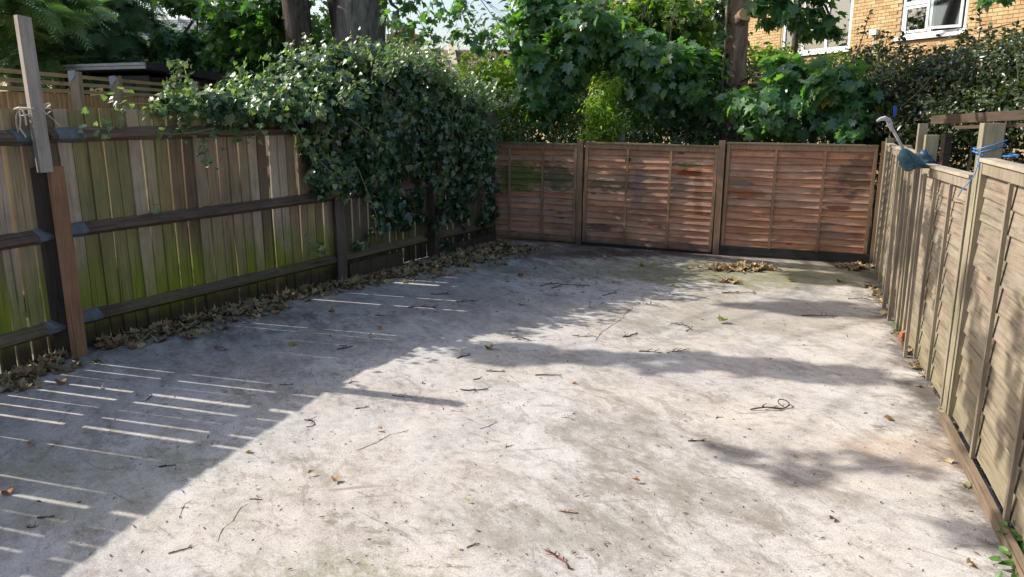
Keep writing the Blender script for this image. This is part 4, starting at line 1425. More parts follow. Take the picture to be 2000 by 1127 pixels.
B3 = [bl(1050, 10, 11.5, .28, .4, .3), bl(1080, 30, 11.6, .5, .4, .4), bl(1060, 100, 11.2, .45, .4, .3), bl(1110, 115, 11.3, .42, .4, .28), bl(1050, 165, 11.2, .33, .3, .26), bl(1060, 222, 11.2, .28, .3, .2), bl(1095, 180, 11.3, .24, .3, .22),
      bl(1050, 65, 11.5, .26, .35, .28), bl(1160, 60, 11.0, .45, .5, .3), bl(1235, 105, 11.0, .45, .5, .28), bl(1300, 140, 10.8, .5, .5, .34), bl(1240, 160, 11.0, .4, .4, .2), bl(1350, 160, 10.8, .4, .4, .4), bl(1290, 200, 11.1, .4, .4, .3), bl(1345, 235, 11.1, .35, .3, .25),
      (1.4, 9.9, 4.35, .9, .5, .3, .5), (2.6, 10.2, 4.4, .9, .6, .3, .5), (1.2, 7.5, 3.95, .8, .3, .2, .5)]  # unseen clumps overhead, added to shade the right hedge and pergola beam
B3B = [bl(1180, 35, 12.4, .5, .5, .35), bl(1260, 30, 12.6, .6, .5, .4), bl(1340, 40, 12.5, .55, .5, .4), bl(1370, 100, 12.4, .4, .4, .4), bl(1210, 90, 12.7, .4, .4, .35), bl(1310, 90, 12.6, .5, .5, .4), bl(1100, 70, 12.8, .6, .4, .5)]
B3R = [bl(1440, 195, 10.1, .25, .3, .16), bl(1500, 205, 9.9, .4, .4, .24), bl(1570, 185, 9.8, .42, .4, .24), bl(1640, 165, 9.6, .42, .4, .26), bl(1600, 225, 9.8, .4, .35, .2), bl(1500, 250, 9.9, .3, .3, .12), bl(1670, 215, 9.5, .34, .3, .22), bl(1550, 145, 10.1, .4, .4, .2), bl(1650, 250, 9.5, .3, .3, .14)]
B3T = [bl(1500, 18, 9.4, .26, .3, .16, .9), bl(1565, 20, 9.3, .24, .3, .16, .9), bl(1620, 45, 9.3, .2, .25, .15, .7), bl(1640, 80, 9.3, .16, .2, .12, .6), bl(1580, -40, 9.4, .5, .5, .22, .8), bl(1590, 60, 9.5, .14, .2, .12, .6), bl(1960, -6, 6.6, .14, .2, .05, .5)]
P, Rm, subs = scatter(B3 + B3R, 7600, 11, .55, .6, .85, .85, .3, .42, 35)
S = np.random.default_rng(5).uniform(.09, .17, len(P))
foliage(tree3, P, Rm, S, SYC_T, M_SYC, 300, 35, mat2=M_SYCY, frac2=.02)
P, Rm, subsB = scatter(B3B, 3200, 11, .5, .5, .9, .7, .3, .45, 36)
foliage(tree3, P, Rm, np.random.default_rng(6).uniform(.08, .14, len(P)), SYC_T, leaf_mat('sycamore_leaf_backlit', [(.10, .18, .03), (.07, .14, .035), (.14, .22, .035)], .45, .4, .5, (2, 2.2, .5)), 0, 36)  # yellower copy of the leaf, light shining through put into the colour
P, Rm, subsT = scatter(B3T, 520, 9, .5, .4, .9, .9, .3, .45, 37)
foliage(tree3, P, Rm, np.random.default_rng(7).uniform(.09, .15, len(P)), SYC_T, M_SYCD, 0, 37)
mb = MB()
rt = (qb[0], qb[1], 3.4)
branches(mb, (qb[0] - .1, qb[1] + .9, 5.2), B3[:12], subs, .013, 4, 5)
branches(mb, (qc[0], qc[1], 2.1), B3R, subs, .012, 4, 6)
branches(mb, (qa[0], qa[1], 4.2), B3T[:5], subsT, .035, 5, 7)
add('branches', mb.mesh('branches', M_BARK_DARK, True), tree3, Matrix())
# ivy climbing the third trunk
ivt = thing('ivy_creeper', 'dark ivy climbing the left side of the brown trunk with the sawn limb', 'ivy', T(qc[0] - .2, qc[1] - .1, 0))
BI = [(qb[0] - .24, qb[1] - .02, z, .11, .14, .35) for z in np.arange(1.6, 4.6, .45)] + [(qb[0] + .24, qb[1] + .1, z, .08, .12, .25) for z in (1.5, 1.9)]
P, Rm, subs = scatter(BI, 1700, 12, .3, .9, .7, .8, .5, .5, 38)
foliage(ivt, P, Rm, np.random.default_rng(8).uniform(.045, .075, len(P)), IVY_T, M_IVY, 60, 38)
add('stem', MB().tube([(qc[0] - .2, qc[1] - .15, 0), (qc[0] - .17, qc[1] - .12, 2), (qb[0] - .2, qb[1] - .1, 4.5)], .02, 6).mesh('stem', M_IVYSTEM, True), ivt, Matrix())
# slim dark stem before the white window
q0, q1 = at(1545, 165, 12.2), at(1560, 10, 12.2)
t4 = thing('slim_tree', 'slim dark bare stem standing in front of the white curtained window', 'tree', T(q0[0], q0[1], 0))
add('trunk', MB().tube([(q0[0] - .05, q0[1], 0), q0, (q0 + q1) / 2 - np.array([.0, 0, 0]), q1, (q1[0] + .1, q1[1], 4.6)], [.075, .065, .05, .045, .03], 9).mesh('trunk', M_BARK_DARK, True), t4, Matrix())
BS = [bl(1510, 110, 12.4, .4, .4, .2), bl(1495, 140, 12.4, .4, .4, .2), bl(1640, 120, 12.2, .35, .3, .12, .6)]
P, Rm, subs = scatter(BS, 1300, 12, .5, .5, .9, .5, .3, .45, 39)
foliage(t4, P, Rm, np.random.default_rng(9).uniform(.06, .10, len(P)), SMALL_T, M_LIME, 0, 39)

# ---- golden shrubs
g1 = thing('golden_shrub', 'bright yellow green narrow shrub glowing above the back fence beside the metal post', 'shrub', T(*at(1180, 280, 10.5)[:2], 0))
BG = [bl(1185, 172, 10.35, .20, .14, .18), bl(1175, 212, 10.3, .24, .14, .2), bl(1186, 248, 10.3, .25, .14, .18), bl(1158, 258, 10.35, .15, .13, .13), bl(1185, 300, 10.3, .25, .12, .36)]
P, Rm, subs = scatter(BG, 2600, 12, .6, .6, .8, .3, .4, .45, 41)
foliage(g1, P, Rm, np.random.default_rng(10).uniform(.05, .09, len(P)), LONG_T, M_LIME, 120, 41)
add('stem', MB().tube([(*at(1180, 280, 10.5)[:2], 0), at(1180, 200, 10.55)], [.03, .01], 6).mesh('stem', M_BARK_DARK), g1, Matrix())
g2 = thing('bright_bush', 'lime green bush catching sun beyond the ivy below the gap of sky', 'bush', T(*at(960, 220, 12.2)[:2], 0))
BG = [bl(955, 140, 12.2, .35, .3, .22), bl(935, 165, 12.1, .25, .3, .2), bl(990, 165, 12.1, .3, .3, .22), bl(1010, 185, 12.0, .25, .3, .2), bl(960, 230, 12.3, .5, .3, .6), bl(910, 125, 12.4, .16, .2, .14)]
P, Rm, subs = scatter(BG, 2600, 12, .6, .6, .8, .3, .4, .45, 42)
foliage(g2, P, Rm, np.random.default_rng(11).uniform(.06, .11, len(P)), SMALL_T, M_LIME, 60, 42)

# ---- hedges
hb = thing('hedge', 'deep dark hedge filling the space behind the back fence', 'hedge', T(2.5, 11.0, 0))
BH = []
for u, v, y, r in ((920, 230, 11.6, .6), (1000, 240, 11.4, .5), (1080, 260, 11.3, .5), (1250, 245, 11.5, .5), (1320, 240, 11.4, .5), (1400, 235, 11.4, .55), (1480, 250, 11.0, .5), (1560, 245, 10.8, .5), (1640, 240, 10.5, .5), (1700, 230, 10.2, .5),
                   (1040, 200, 12.4, .7), (1150, 190, 12.6, .7), (1260, 180, 12.7, .8), (1380, 180, 12.4, .8), (1490, 170, 12.0, .7), (1590, 165, 11.6, .6), (1680, 160, 11.2, .6), (1100, 110, 13.6, .8), (1220, 110, 13.8, .7), (1330, 120, 13.6, .7), (1400, 60, 13.8, .5)):
    BH.append(bl(u, v, y, r, r * .8, r * .75))
    BH.append(bl(u + 20, v + 75, y + .1, r, r * .7, r * .9, .5))
for x_, y_ in ((-.6, 11.6), (.3, 11.35), (1.2, 11.0), (2.1, 10.65), (3.0, 10.3), (3.9, 9.95), (4.6, 9.7)):
    BH.append((x_, y_, 1.25, .6, .3, .5, .8))
    BH.append((x_ + .4, y_ + .9, 1.4, .7, .3, .7, .6))
P, Rm, subs = scatter(BH, 38000, 16, .5, .6, .8, .4, .45, .4, 43)
foliage(hb, P, Rm, np.random.default_rng(12).uniform(.04, .085, len(P)), SMALL_T, M_HEDGE, 0, 43, name='foliage')
mb = MB()
for b in BH[::2]:
    mb.tube(limb_pts((b[0], b[1], 0), b[:3], .0, 4), [.03, .028, .022, .015, .006], 5)
add('stems', mb.mesh('stems', M_BARK_DARK), hb, Matrix(), kind='stuff')

hr = thing('hedge', 'glinting small leaved hedge with upright sprigs behind the right fence under the house windows', 'hedge', T(5.2, 8.5, 0))
BH = []
for u, v, y, r in ((1710, 185, 9.9, .5), (1770, 170, 9.6, .55), (1840, 165, 9.3, .6), (1910, 150, 9.0, .6), (1980, 140, 8.7, .6), (2060, 150, 8.4, .7), (1710, 250, 9.9, .42), (1760, 250, 9.4, .45), (1830, 240, 8.8, .5), (1900, 230, 8.5, .5), (1980, 220, 8.2, .5), (2060, 220, 8, .5),
                   (1690, 120, 10.6, .3), (1760, 125, 10.2, .34), (1950, 110, 9.3, .36), (2020, 100, 9, .4), (1850, 130, 9.6, .35)):
    BH.append(bl(u, v, y, r, r * .8, r * .6))
for u, v, y, r in ((1740, 315, 9.9, .5), (1800, 315, 9.6, .55), (1860, 310, 9.3, .55), (1930, 305, 9.0, .55), (2010, 300, 8.6, .6), (1790, 280, 9.9, .6), (1890, 270, 9.5, .6), (1980, 265, 9.0, .6)):
    BH.append(bl(u, v, y, r, r * .6, r * .9, .4))
# sprigs
sprig = []
for (u0, v0, u1, v1, y) in ((1665, 130, 1700, 20, 10.4), (1730, 120, 1735, 62, 10.2), (1750, 110, 1765, 65, 10.0), (1790, 130, 1800, 92, 9.8), (1905, 120, 1912, -10, 9.4), (1895, 120, 1890, 55, 9.4), (1940, 110, 1930, 50, 9.2), (1960, 110, 1985, 50, 9.1), (1985, 100, 2010, 40, 9), (1870, 110, 1880, 70, 9.5), (1715, 110, 1720, 70, 10.2), (1830, 110, 1838, 98, 9.6)):
    a, b = at(u0, v0, y), at(u1, v1, y)
    sprig.append((a, b))
P, Rm, subs = scatter(BH, 32000, 14, .5, .6, .9, .3, .4, .42, 44)
Sz = np.random.default_rng(13).uniform(.035, .075, len(P))
gg = np.random.default_rng(99)
eP, eR = [], []
for a, b in sprig:
    for k in range(34):
        t = gg.random() ** .8
        c = a + (b - a) * t + gg.normal(size=3) * .05 * (1.25 - t)
        eP.append(c)
eP = np.array(eP)
eR = orient(gg.normal(size=eP.shape) + [0, -.3, .6], gg.normal(size=eP.shape) + [0, 0, .4])
P = np.concatenate([P, eP]); Rm = np.concatenate([Rm, eR]); Sz = np.concatenate([Sz, gg.uniform(.05, .09, len(eP))])
foliage(hr, P, Rm, Sz, SMALL_T, M_HEDGER, 0, 44, name='foliage')
mb = MB()
for a, b in sprig:
    mb.tube([a - np.array([0, 0, .4]), a, (a + b) / 2 + gg.normal(size=3) * .02, b], [.012, .01, .007, .003], 5)
for b in BH[:12]:
    mb.tube(limb_pts((b[0], b[1], 0), b[:3], .0, 4), [.03, .028, .022, .015, .006], 5)
for k in range(26):
    a = np.array(BH[rnd.randrange(11)][:3]) + gg.normal(size=3) * .3
    d = gg.normal(size=3) * [.5, .3, .25] + [.2, -.1, .0]
    mb.tube([a, a + d * .5 + gg.normal(size=3) * .03, a + d], [.008, .006, .003], 4)
add('stems', mb.mesh('stems', M_IVYSTEM), hr, Matrix(), kind='stuff')

# ---- conifer
cx, cy = -9.0, 14.6
con = thing('conifer_tree', 'dark feathery conifer drooping over the trellis fence and shed roof', 'tree', T(cx, cy, 0))
add('trunk', trunk_mesh([(cx, cy, 0), (cx, cy, 3), (cx + .1, cy, 7), (cx, cy, 11)], [.28, .24, .17, .06], 14, M_BARK_DARK, 9), con, Matrix())
gg = np.random.default_rng(55)
P, Nn, Tt = [], [], []
mb = MB()
tips = [(20, 20, 8.6), (60, 45, 8.9), (150, 45, 9.4), (190, 55, 9.6), (110, 20, 9.3), (220, 85, 10.2), (245, 40, 10.6), (275, 20, 11), (235, 120, 10.6), (190, 115, 10.3), (120, 118, 9.6), (60, 100, 9.6), (15, 110, 9.0), (30, 70, 9.2), (160, 90, 10), (210, -10, 10.4), (265, -20, 11.2), (90, -20, 9.4), (150, -40, 9.8), (20, -30, 9), (250, 75, 11.2), (285, 45, 11.4), (270, 100, 11.3),
        (130, 75, 10.6), (80, 70, 10.4), (200, 60, 11), (40, 130, 10), (90, 128, 10), (170, 125, 10.6), (5, 50, 9.6)]
for (u, v, y) in tips:
    if u > 110 or v > 60:
        y = max(y, 13.6 - (.9 if u < 130 else 0)) + .25 * gg.random()
    tp = at(u, v, y)
    rt_ = np.array([cx, cy, tp[2] + .25 + .1 * gg.random()])
    L = np.linalg.norm(tp - rt_)
    cur = []
    for i in range(9):
        t = i / 8
        p = rt_ + (tp - rt_) * t + np.array([0, 0, .16 * L * math.sin(math.pi * t * .9) * .6])
        cur.append(p)
    mb.tube(cur, list(np.linspace(.035, .006, 9)), 5)
    k = int(95 + 40 * L)
    tt = 1 - gg.random(k) ** 1.6 * .85
    dirn = (tp - rt_) / L
    side = np.cross(dirn, [0, 0, 1]); side /= np.linalg.norm(side)
    for t in tt:
        i = min(int(t * 8), 7)
        c = cur[i] + (cur[i + 1] - cur[i]) * (t * 8 - i)
        s_ = gg.normal() * .30 * (1.15 - .5 * t)
        c = c + side * s_ + np.array([0, 0, -abs(s_) * .5 - .08 * gg.random()])
        P.append(c)
        Nn.append(np.array([0, 0, 1]) + gg.normal(size=3) * .35 + side * np.sign(s_) * .35)
        Tt.append(dirn * .9 + side * np.sign(s_) * .7 + np.array([0, 0, -.55]) + gg.normal(size=3) * .25)
P = np.array(P)
Rm = orient(np.array(Nn), np.array(Tt))
foliage(con, P, Rm, gg.uniform(.22, .42, len(P)), FIR_T, M_FIR, 0, 55)
BK = [(cx + .9, cy - .4, z, 1.7 - z * .1, 1.4, .9) for z in (2.6, 3.6, 4.8, 6.0)] + [(cx + .2, cy + .3, z, 1.4, 1.4, 1.0) for z in (7.2, 8.5)]
P, Rm, subs = scatter(BK, 2600, 10, .6, .3, .6, .9, .2, .5, 56)
foliage(con, P, Rm, np.random.default_rng(3).uniform(.25, .45, len(P)), FIR_T, M_FIR, 0, 56)
add('branches', mb.mesh('branches', M_BARK_DARK), con, Matrix())
# backdrop of far garden trees
far = thing('garden_trees', 'far mass of garden trees closing the view between the houses', 'trees', T(0, 24, 0), kind='stuff')
BF = [bl(420, 150, 22, 2.2, 1.5, 1.2), bl(560, 130, 24, 2.2, 1.5, 1.6), bl(650, 130, 24, 1.4, 1.4, 1.4), bl(300, 190, 21, 2, 1.5, 1.2), bl(760, 165, 25, 1.6, 1.2, 1.0), bl(820, 175, 24, 1.4, 1.2, .8), bl(920, 185, 24, 1.6, 1.2, .8), bl(785, 108, 28, .5, .5, .45), bl(1050, 150, 22, 2.2, 1.5, 2.2), bl(1200, 140, 20, 2.2, 1.5, 2.2), bl(1330, 130, 18.5, 1.6, 1.4, 2.2),
      bl(830, 122, 27, .6, .5, .28)]
P, Rm, subs = scatter(BF, 15000, 16, .5, .6, .9, .4, .4, .4, 57)
o = add('crown', leaves_mesh('crown', P, Rm, np.random.default_rng(4).uniform(.14, .28, len(P)), SMALL_T, M_HEDGE, 57), far, Matrix())
o['kind'] = 'stuff'

# ---- ivy over the left fence
ivy = thing('ivy_bush', 'huge glossy ivy mass tumbling over the far half of the left fence', 'ivy', T(-1.4, 8.6, 0))
IV0 = np.array([-3.31, 5.5, 0.0])
IVQ = np.array([[.5068, -.862, 0], [.862, .5068, 0], [0, 0, 1.0]])     # columns: along the fence, outward, up


def fp(t, off=0.0):
    """point along the left fence t metres from the clad post; off > 0 towards the yard"""
    return (IV0 + IVQ @ np.array([t, -off, 0]))[:2]


BI = []
def iv(t, off, z, rt, ro, rz, w=1.0):
    BI.append((t, -off, z, rt, ro, rz, w))
# sheet of growth over the top
for q in ((1.2, .00, 1.80, .34, .12, .07, .8), (1.6, .06, 1.79, .34, .18, .12), (2.0, .10, 1.78, .36, .24, .17), (2.4, .12, 1.80, .36, .28, .22), (2.1, -.16, 1.92, .34, .22, .13), (2.6, -.1, 2.02, .34, .28, .20),
          (3.0, -.05, 2.08, .38, .34, .25), (3.45, -.05, 2.14, .40, .36, .27), (3.9, -.05, 2.08, .40, .36, .27), (4.35, -.05, 1.98, .40, .36, .26), (4.8, -.05, 1.84, .38, .34, .26), (5.2, -.08, 1.70, .36, .32, .26), (5.6, -.12, 1.52, .32, .28, .28), (5.95, -.15, 1.35, .26, .22, .34),
          (3.0, .16, 1.72, .34, .26, .30), (3.5, .18, 1.62, .36, .28, .34), (4.0, .17, 1.52, .36, .28, .36), (4.5, .16, 1.45, .36, .27, .36), (5.0, .12, 1.35, .34, .25, .36), (5.4, .06, 1.2, .30, .22, .36)):
    iv(*q)
# ragged curtain hanging flat against the boards
gi = np.random.default_rng(8)
for k in range(46):
    t = gi.uniform(2.35, 5.85)
    low = np.interp(t, [2.3, 2.7, 3.2, 3.8, 4.6, 5.9], [1.35, 1.0, .85, .62, .42, .30])
    z = gi.uniform(low, 1.45)
    iv(t, gi.uniform(.03, .15), z, gi.uniform(.08, .22), gi.uniform(.05, .10), gi.uniform(.12, .30), gi.uniform(.6, 1.2))
for q in ((4.2, -.5, 1.6, .7, .3, .5), (5.0, -.5, 1.4, .6, .3, .5), (3.3, -.45, 1.75, .5, .3, .35), (3.55, .09, .60, .09, .05, .2, .6), (3.25, .06, .40, .16, .05, .1, .5), (4.6, .1, .25, .2, .06, .12, .4)):
    iv(*q)
P, Rm, subs = scatter(BI, 25000, 11, .35, .95, .85, .75, .5, .42, 61)
P = P @ IVQ.T + IV0
Rm = np.einsum('ab,kbc->kac', IVQ, Rm)
S = .032 + .075 * np.random.default_rng(14).random(len(P)) ** 1.6
ok = P[:, 2] > .10
P, Rm, S = P[ok], Rm[ok], S[ok]
foliage(ivy, P, Rm, S, IVY_T, M_IVY, 190, 61, name='foliage')
# top growth, upright sprouts and trailing shoots, sunlight put into their leaf colour
gg = np.random.default_rng(77)
sp = MB()
eP, eN, eT, berries = [], [], [], []
def shoot(pts, n, spread, sz0=.05, berry=0.0, r=.006):
    pts = [np.array(p, float) for p in pts]
    sp.tube(pts, list(np.linspace(r, r * .4, len(pts))), 5)
    k = len(pts) - 1
    for i in range(n):
        t = gg.random() * k
        j = min(int(t), k - 1)
        d = pts[j + 1] - pts[j]
        c = pts[j] + d * (t - j) + gg.normal(size=3) * spread
        eP.append(c)
        eN.append(gg.normal(size=3) * .6 + np.array([-.2, -.3, .7]))
        eT.append(gg.normal(size=3) + np.array([0, 0, -.4]))
    if gg.random() < berry:
        berries.append(pts[-1])
for k in range(360):
    t = gg.uniform(1.5, 5.7)
    zt = np.interp(t, [2, 2.6, 3.2, 4.2, 5.0, 6.0], [1.86, 2.05, 2.28, 2.30, 2.06, 1.80])
    p = fp(t, gg.normal() * .28)
    a = np.array([p[0], p[1], zt - .12 + gg.normal() * .05])
    b = a + np.array([gg.normal() * .07, gg.normal() * .07, gg.uniform(.06, .24)])
    shoot([a, (a + b) / 2 + gg.normal(size=3) * .012, b], 16, .05, berry=.6)
for (u, v, du, dv, y) in ((330, 175, 18, -42, 6.35), (350, 150, 0, -30, 6.4), (560, 150, 10, -60, 7.4), (600, 140, -5, -70, 7.6), (480, 175, -10, -40, 7.1), (520, 160, 6, -50, 7.3), (680, 120, 5, -45, 8.3), (640, 115, 12, -35, 8.0), (720, 110, 0, -30, 8.5)):
    a, b = at(u, v + 30, y), at(u + du, v + dv, y)
    shoot([a, (a + b) / 2 + gg.normal(size=3) * .02, b], 46, .05, berry=.9, r=.009)
# horizontal strands reaching left along the fence top
for (pp, n_) in (([(455, 225, 6.8), (400, 205, 6.6), (340, 205, 6.35), (290, 203, 6.15), (222, 201, 5.95)], 70), ([(470, 240, 6.9), (420, 228, 6.7), (360, 222, 6.4), (320, 212, 6.25)], 90),
                 ([(450, 210, 6.9), (400, 190, 6.7), (360, 190, 6.5), (310, 195, 6.3)], 80), ([(420, 250, 6.6), (370, 260, 6.4), (340, 262, 6.3), (290, 258, 6.1)], 26), ([(520, 255, 7.0), (470, 262, 6.8), (430, 262, 6.6)], 40),
                 ([(560, 215, 7.1), (590, 265, 7.05), (620, 310, 7.2), (655, 345, 7.4), (690, 352, 7.6)], 42), ([(555, 205, 7.1), (575, 240, 7.0), (600, 290, 7.05)], 30), ([(680, 230, 7.6), (740, 275, 7.9), (765, 285, 8)], 26), ([(700, 330, 7.8), (735, 420, 8.0), (740, 450, 8.0)], 26), ([(640, 300, 7.4), (665, 360, 7.6), (640, 380, 7.55)], 40),
                 ([(400, 275, 6.45), (402, 310, 6.4), (415, 325, 6.45)], 16), ([(300, 400, 5.95), (318, 398, 6.02)], 4), ([(600, 470, 7.45), (625, 490, 7.5), (640, 495, 7.6)], 22), ([(150, 252, 5.65), (190, 252, 5.75), (225, 250, 5.9)], 18)):
    shoot([at(*q) for q in pp], n_, .045)
for k in range(46):
    t = gg.uniform(2.4, 5.8)
    zt = np.interp(t, [2.4, 3.2, 4.2, 5.0, 6.0], [1.75, 1.95, 1.9, 1.7, 1.4])
    ln = gg.uniform(.35, 1.25) * np.interp(t, [2.4, 3.5, 5.8], [.6, 1, 1])
    p0 = IV0 + IVQ @ np.array([t, -gg.uniform(.30, .42), zt])
    sw = gg.normal() * .12
    pl = []
    for q in range(5):
        f_ = q / 4
        pp_ = p0 + IVQ @ np.array([sw * f_ * ln, .22 * f_ * ln, -ln * f_])
        pp_[2] = max(pp_[2], .12)
        pl.append(pp_)
    shoot(pl, int(16 + 22 * ln), .03, r=.004)
eP = np.array(eP)
eR = orient(np.array(eN), np.array(eT))
foliage(ivy, eP, eR, gg.uniform(.035, .065, len(eP)), IVY_T, M_IVYTOP, 110, 62, name='sunlit_shoots')
add('stems', sp.mesh('stems', M_IVYSTEM), ivy, Matrix(), kind='stuff')
mb = MB()
for b in berries:
    for k in range(4):
        c = b + gg.normal(size=3) * .012 + [0, 0, .01]
        r_ = gg.uniform(.010, .016)
        mb.poly([c + np.array(q) * r_ for q in ((1, 0, 0), (-1, 0, 0), (0, 1, 0), (0, -1, 0), (0, 0, 1), (0, 0, -1))], [(0, 2, 4), (2, 1, 4), (1, 3, 4), (3, 0, 4), (2, 0, 5), (1, 2, 5), (3, 1, 5), (0, 3, 5)])
o = add('flower_heads', mb.mesh('flower_heads', M_BERRY, True), ivy, Matrix())
o['kind'] = 'stuff'

# ------------------------------------------------------------------ fallen leaves, twigs and weeds
def curl(tm, bend, seed):
    g = np.random.default_rng(seed)
    V = tm[0].copy()
    V[:, 2] += bend * (V[:, 0] ** 2) * .9 + bend * .35 * (V[:, 1] - .4) ** 2 + g.normal(size=len(V)) * .07
    return V, tm[1]


DRY_T = [curl(SYC_T, .9, 1), curl(SYC_T, 1.4, 2), curl(IVY_T, 1.0, 3), curl(SMALL_T, 1.3, 4), curl(SYC_T, .4, 5)]
DRY_M = [tri_mesh('leaf', v, t_, np.zeros(len(v)), M_DRY) for v, t_ in DRY_T]


def pile(name, label, pts, parts, total, sizes, seed, big_at=None, hump=.05):
    """pts: function(g,n)->xy and local height"""
    g = np.random.default_rng(seed)
    xy, hz = pts(g, total)
    c = xy.mean(0)
    o = thing(name, label, 'leaf pile', T(c[0], c[1], 0))
    S = g.uniform(*sizes, total)
    Z = .008 + hz * .55 * g.random(total) ** .8
    P = np.column_stack([xy, Z])
    nr = g.normal(size=(total, 3)) * .30 + [0, 0, 1]
    Rm = orient(nr, g.normal(size=(total, 3)))
    order = np.argsort(-(S / project(P)[2]) * (0.4 + Z / (Z.max() + 1e-6)))
    for i in order[:parts]:
        add('leaf', DRY_M[int(g.integers(0, 5))], o, Matrix.Translation(P[i]) @ Matrix(Rm[i].tolist()).to_4x4() @ Matrix.Scale(float(S[i]), 4))
    ix = order[parts:]
    if len(ix):
        vs, ts, rv, b = [], [], [], 0
        for k in range(5):
            sel = ix[k::5]
            V, Tr = DRY_T[k]
            out = np.einsum('kij,nj->kni', Rm[sel], V) * S[sel][:, None, None] + P[sel][:, None, :]
            vs.append(out.reshape(-1, 3))
            ts.append((Tr[None] + (np.arange(len(sel)) * len(V))[:, None, None]).reshape(-1, 3) + b)
            rv.append(np.repeat(g.random(len(sel)), len(V)))
            b += len(sel) * len(V)
        q_ = add('litter', tri_mesh('litter', np.concatenate(vs), np.concatenate(ts), np.concatenate(rv), M_DRY), o, Matrix())
        q_['kind'] = 'stuff'
    return o


def strip_pts(poly):
    """poly: list of (u,v,half_width_m,height)"""
    C = [(gnd(u, v), w, h) for u, v, w, h in poly]
    def f(g, n):
        L = [np.linalg.norm(C[i + 1][0] - C[i][0]) * (C[i][1] + C[i + 1][1]) for i in range(len(C) - 1)]
        seg = g.choice(len(L), n, p=np.array(L) / sum(L))
        t = g.random(n)
        ph = g.uniform(0, 6, 3)
        t = np.clip(t + .035 * np.sin(t * 21 + ph[0]) + .02 * np.sin(t * 47 + ph[1]), 0, 1)
        xy, hz = [], []
        for s, tt in zip(seg, t):
            a, b = C[s], C[s + 1]
            p = a[0] + (b[0] - a[0]) * tt
            w = a[1] + (b[1] - a[1]) * tt
            hh = a[2] + (b[2] - a[2]) * tt
            d = (a[0] - b[0]); d /= np.linalg.norm(d)
            e = np.clip(g.normal() * .5, -1.2, 1.2) if g.random() < .75 else g.uniform(-1.0, 2.6)
            xy.append((p + np.array([-d[1], d[0], 0]) * w * e)[:2])
            hz.append(hh * max(0.1, 1 - abs(e)))
        return np.array(xy), np.array(hz)
    return f


def blob_pts(u, v, rx, ry, h):
    c = gnd(u, v)
    def f(g, n):
        q = g.normal(size=(n, 2)) * .5
        return c[:2] + q * [rx, ry], h * np.exp(-(q ** 2).sum(1) * 1.2)
    return f


pile('leaf_pile', 'long drift of curled brown leaves along the foot of the left fence', strip_pts([(185, 678, .10, .05), (300, 655, .15, .08), (450, 612, .14, .08), (560, 580, .14, .08), (655, 562, .10, .05), (760, 540, .16, .06), (860, 518, .22, .07), (930, 498, .28, .08), (985, 478, .22, .06)]),
     300, 1500, (.045, .095), 81)
pile('leaf_pile', 'scattered greenish and brown leaves by the fence left of the reddish plank', strip_pts([(0, 765, .12, .05), (40, 745, .12, .06), (80, 722, .10, .05), (125, 700, .06, .03)]), 110, 130, (.05, .10), 82)
pile('leaf_pile', 'brown leaf heap lying on the concrete before the right back fence panel', blob_pts(1448, 526, .42, .16, .06), 130, 190, (.045, .09), 83)
pile('leaf_pile', 'small russet leaf cluster just in front of the brown heap', blob_pts(1428, 551, .10, .08, .03), 28, 28, (.04, .07), 84)
pile('leaf_pile', 'pale grey green leaves gathered in the back right corner', blob_pts(1668, 524, .16, .14, .05), 60, 70, (.05, .09), 85)
pile('leaf_pile', 'thin line of crisp leaves caught along the foot of the near right fence', strip_pts([(1745, 640, .03, .02), (1775, 695, .03, .03), (1830, 775, .03, .03), (1860, 830, .05, .03), (1910, 905, .05, .03), (1985, 1040, .05, .03)]), 70, 70, (.03, .06), 86)
pile('leaf_pile', 'few dry leaves collected at the far foot of the right fence', strip_pts([(1700, 560, .05, .03), (1722, 590, .05, .03), (1735, 620, .04, .02)]), 26, 26, (.04, .07), 87)

LEAFCOL = {'brown': M_DRY}
def leafcol(name, c):
    if name not in LEAFCOL:
        LEAFCOL[name] = leaf_mat('fallen_' + name, [c, tuple(x * .8 for x in c)], .15, .6, .3, (1.3, 1.3, .8))
    return LEAFCOL[name]


COLS = {'yellow': (.42, .32, .05), 'orange': (.42, .17, .05), 'green': (.10, .17, .07), 'red': (.36, .10, .06), 'ochre': (.36, .21, .08), 'brown': None, 'pale': (.42, .38, .24), 'lime': (.30, .33, .07)}
_cache = {}
def fallen(u, v, size, col, label, tm=0, z=.012, tilt=.35, group=None):
    key = (tm, col)
    if key not in _cache:
        V, Tr = DRY_T[tm]
        _cache[key] = tri_mesh('fallen_leaf', V, Tr, np.zeros(len(V)), M_DRY if COLS[col] is None else leafcol(col, COLS[col]))
    p = gnd(u, v)
    size *= .62 if tm in (0, 1, 4) else .9
    M = T(p[0], p[1], z) @ Matrix.Rotation(rnd.uniform(0, 6.3), 4, 'Z') @ Matrix.Rotation(rnd.uniform(-tilt, tilt), 4, 'X') @ Matrix.Scale(size, 4)
    thing('fallen_leaf', label, 'leaf', M, _cache[key], group=group)


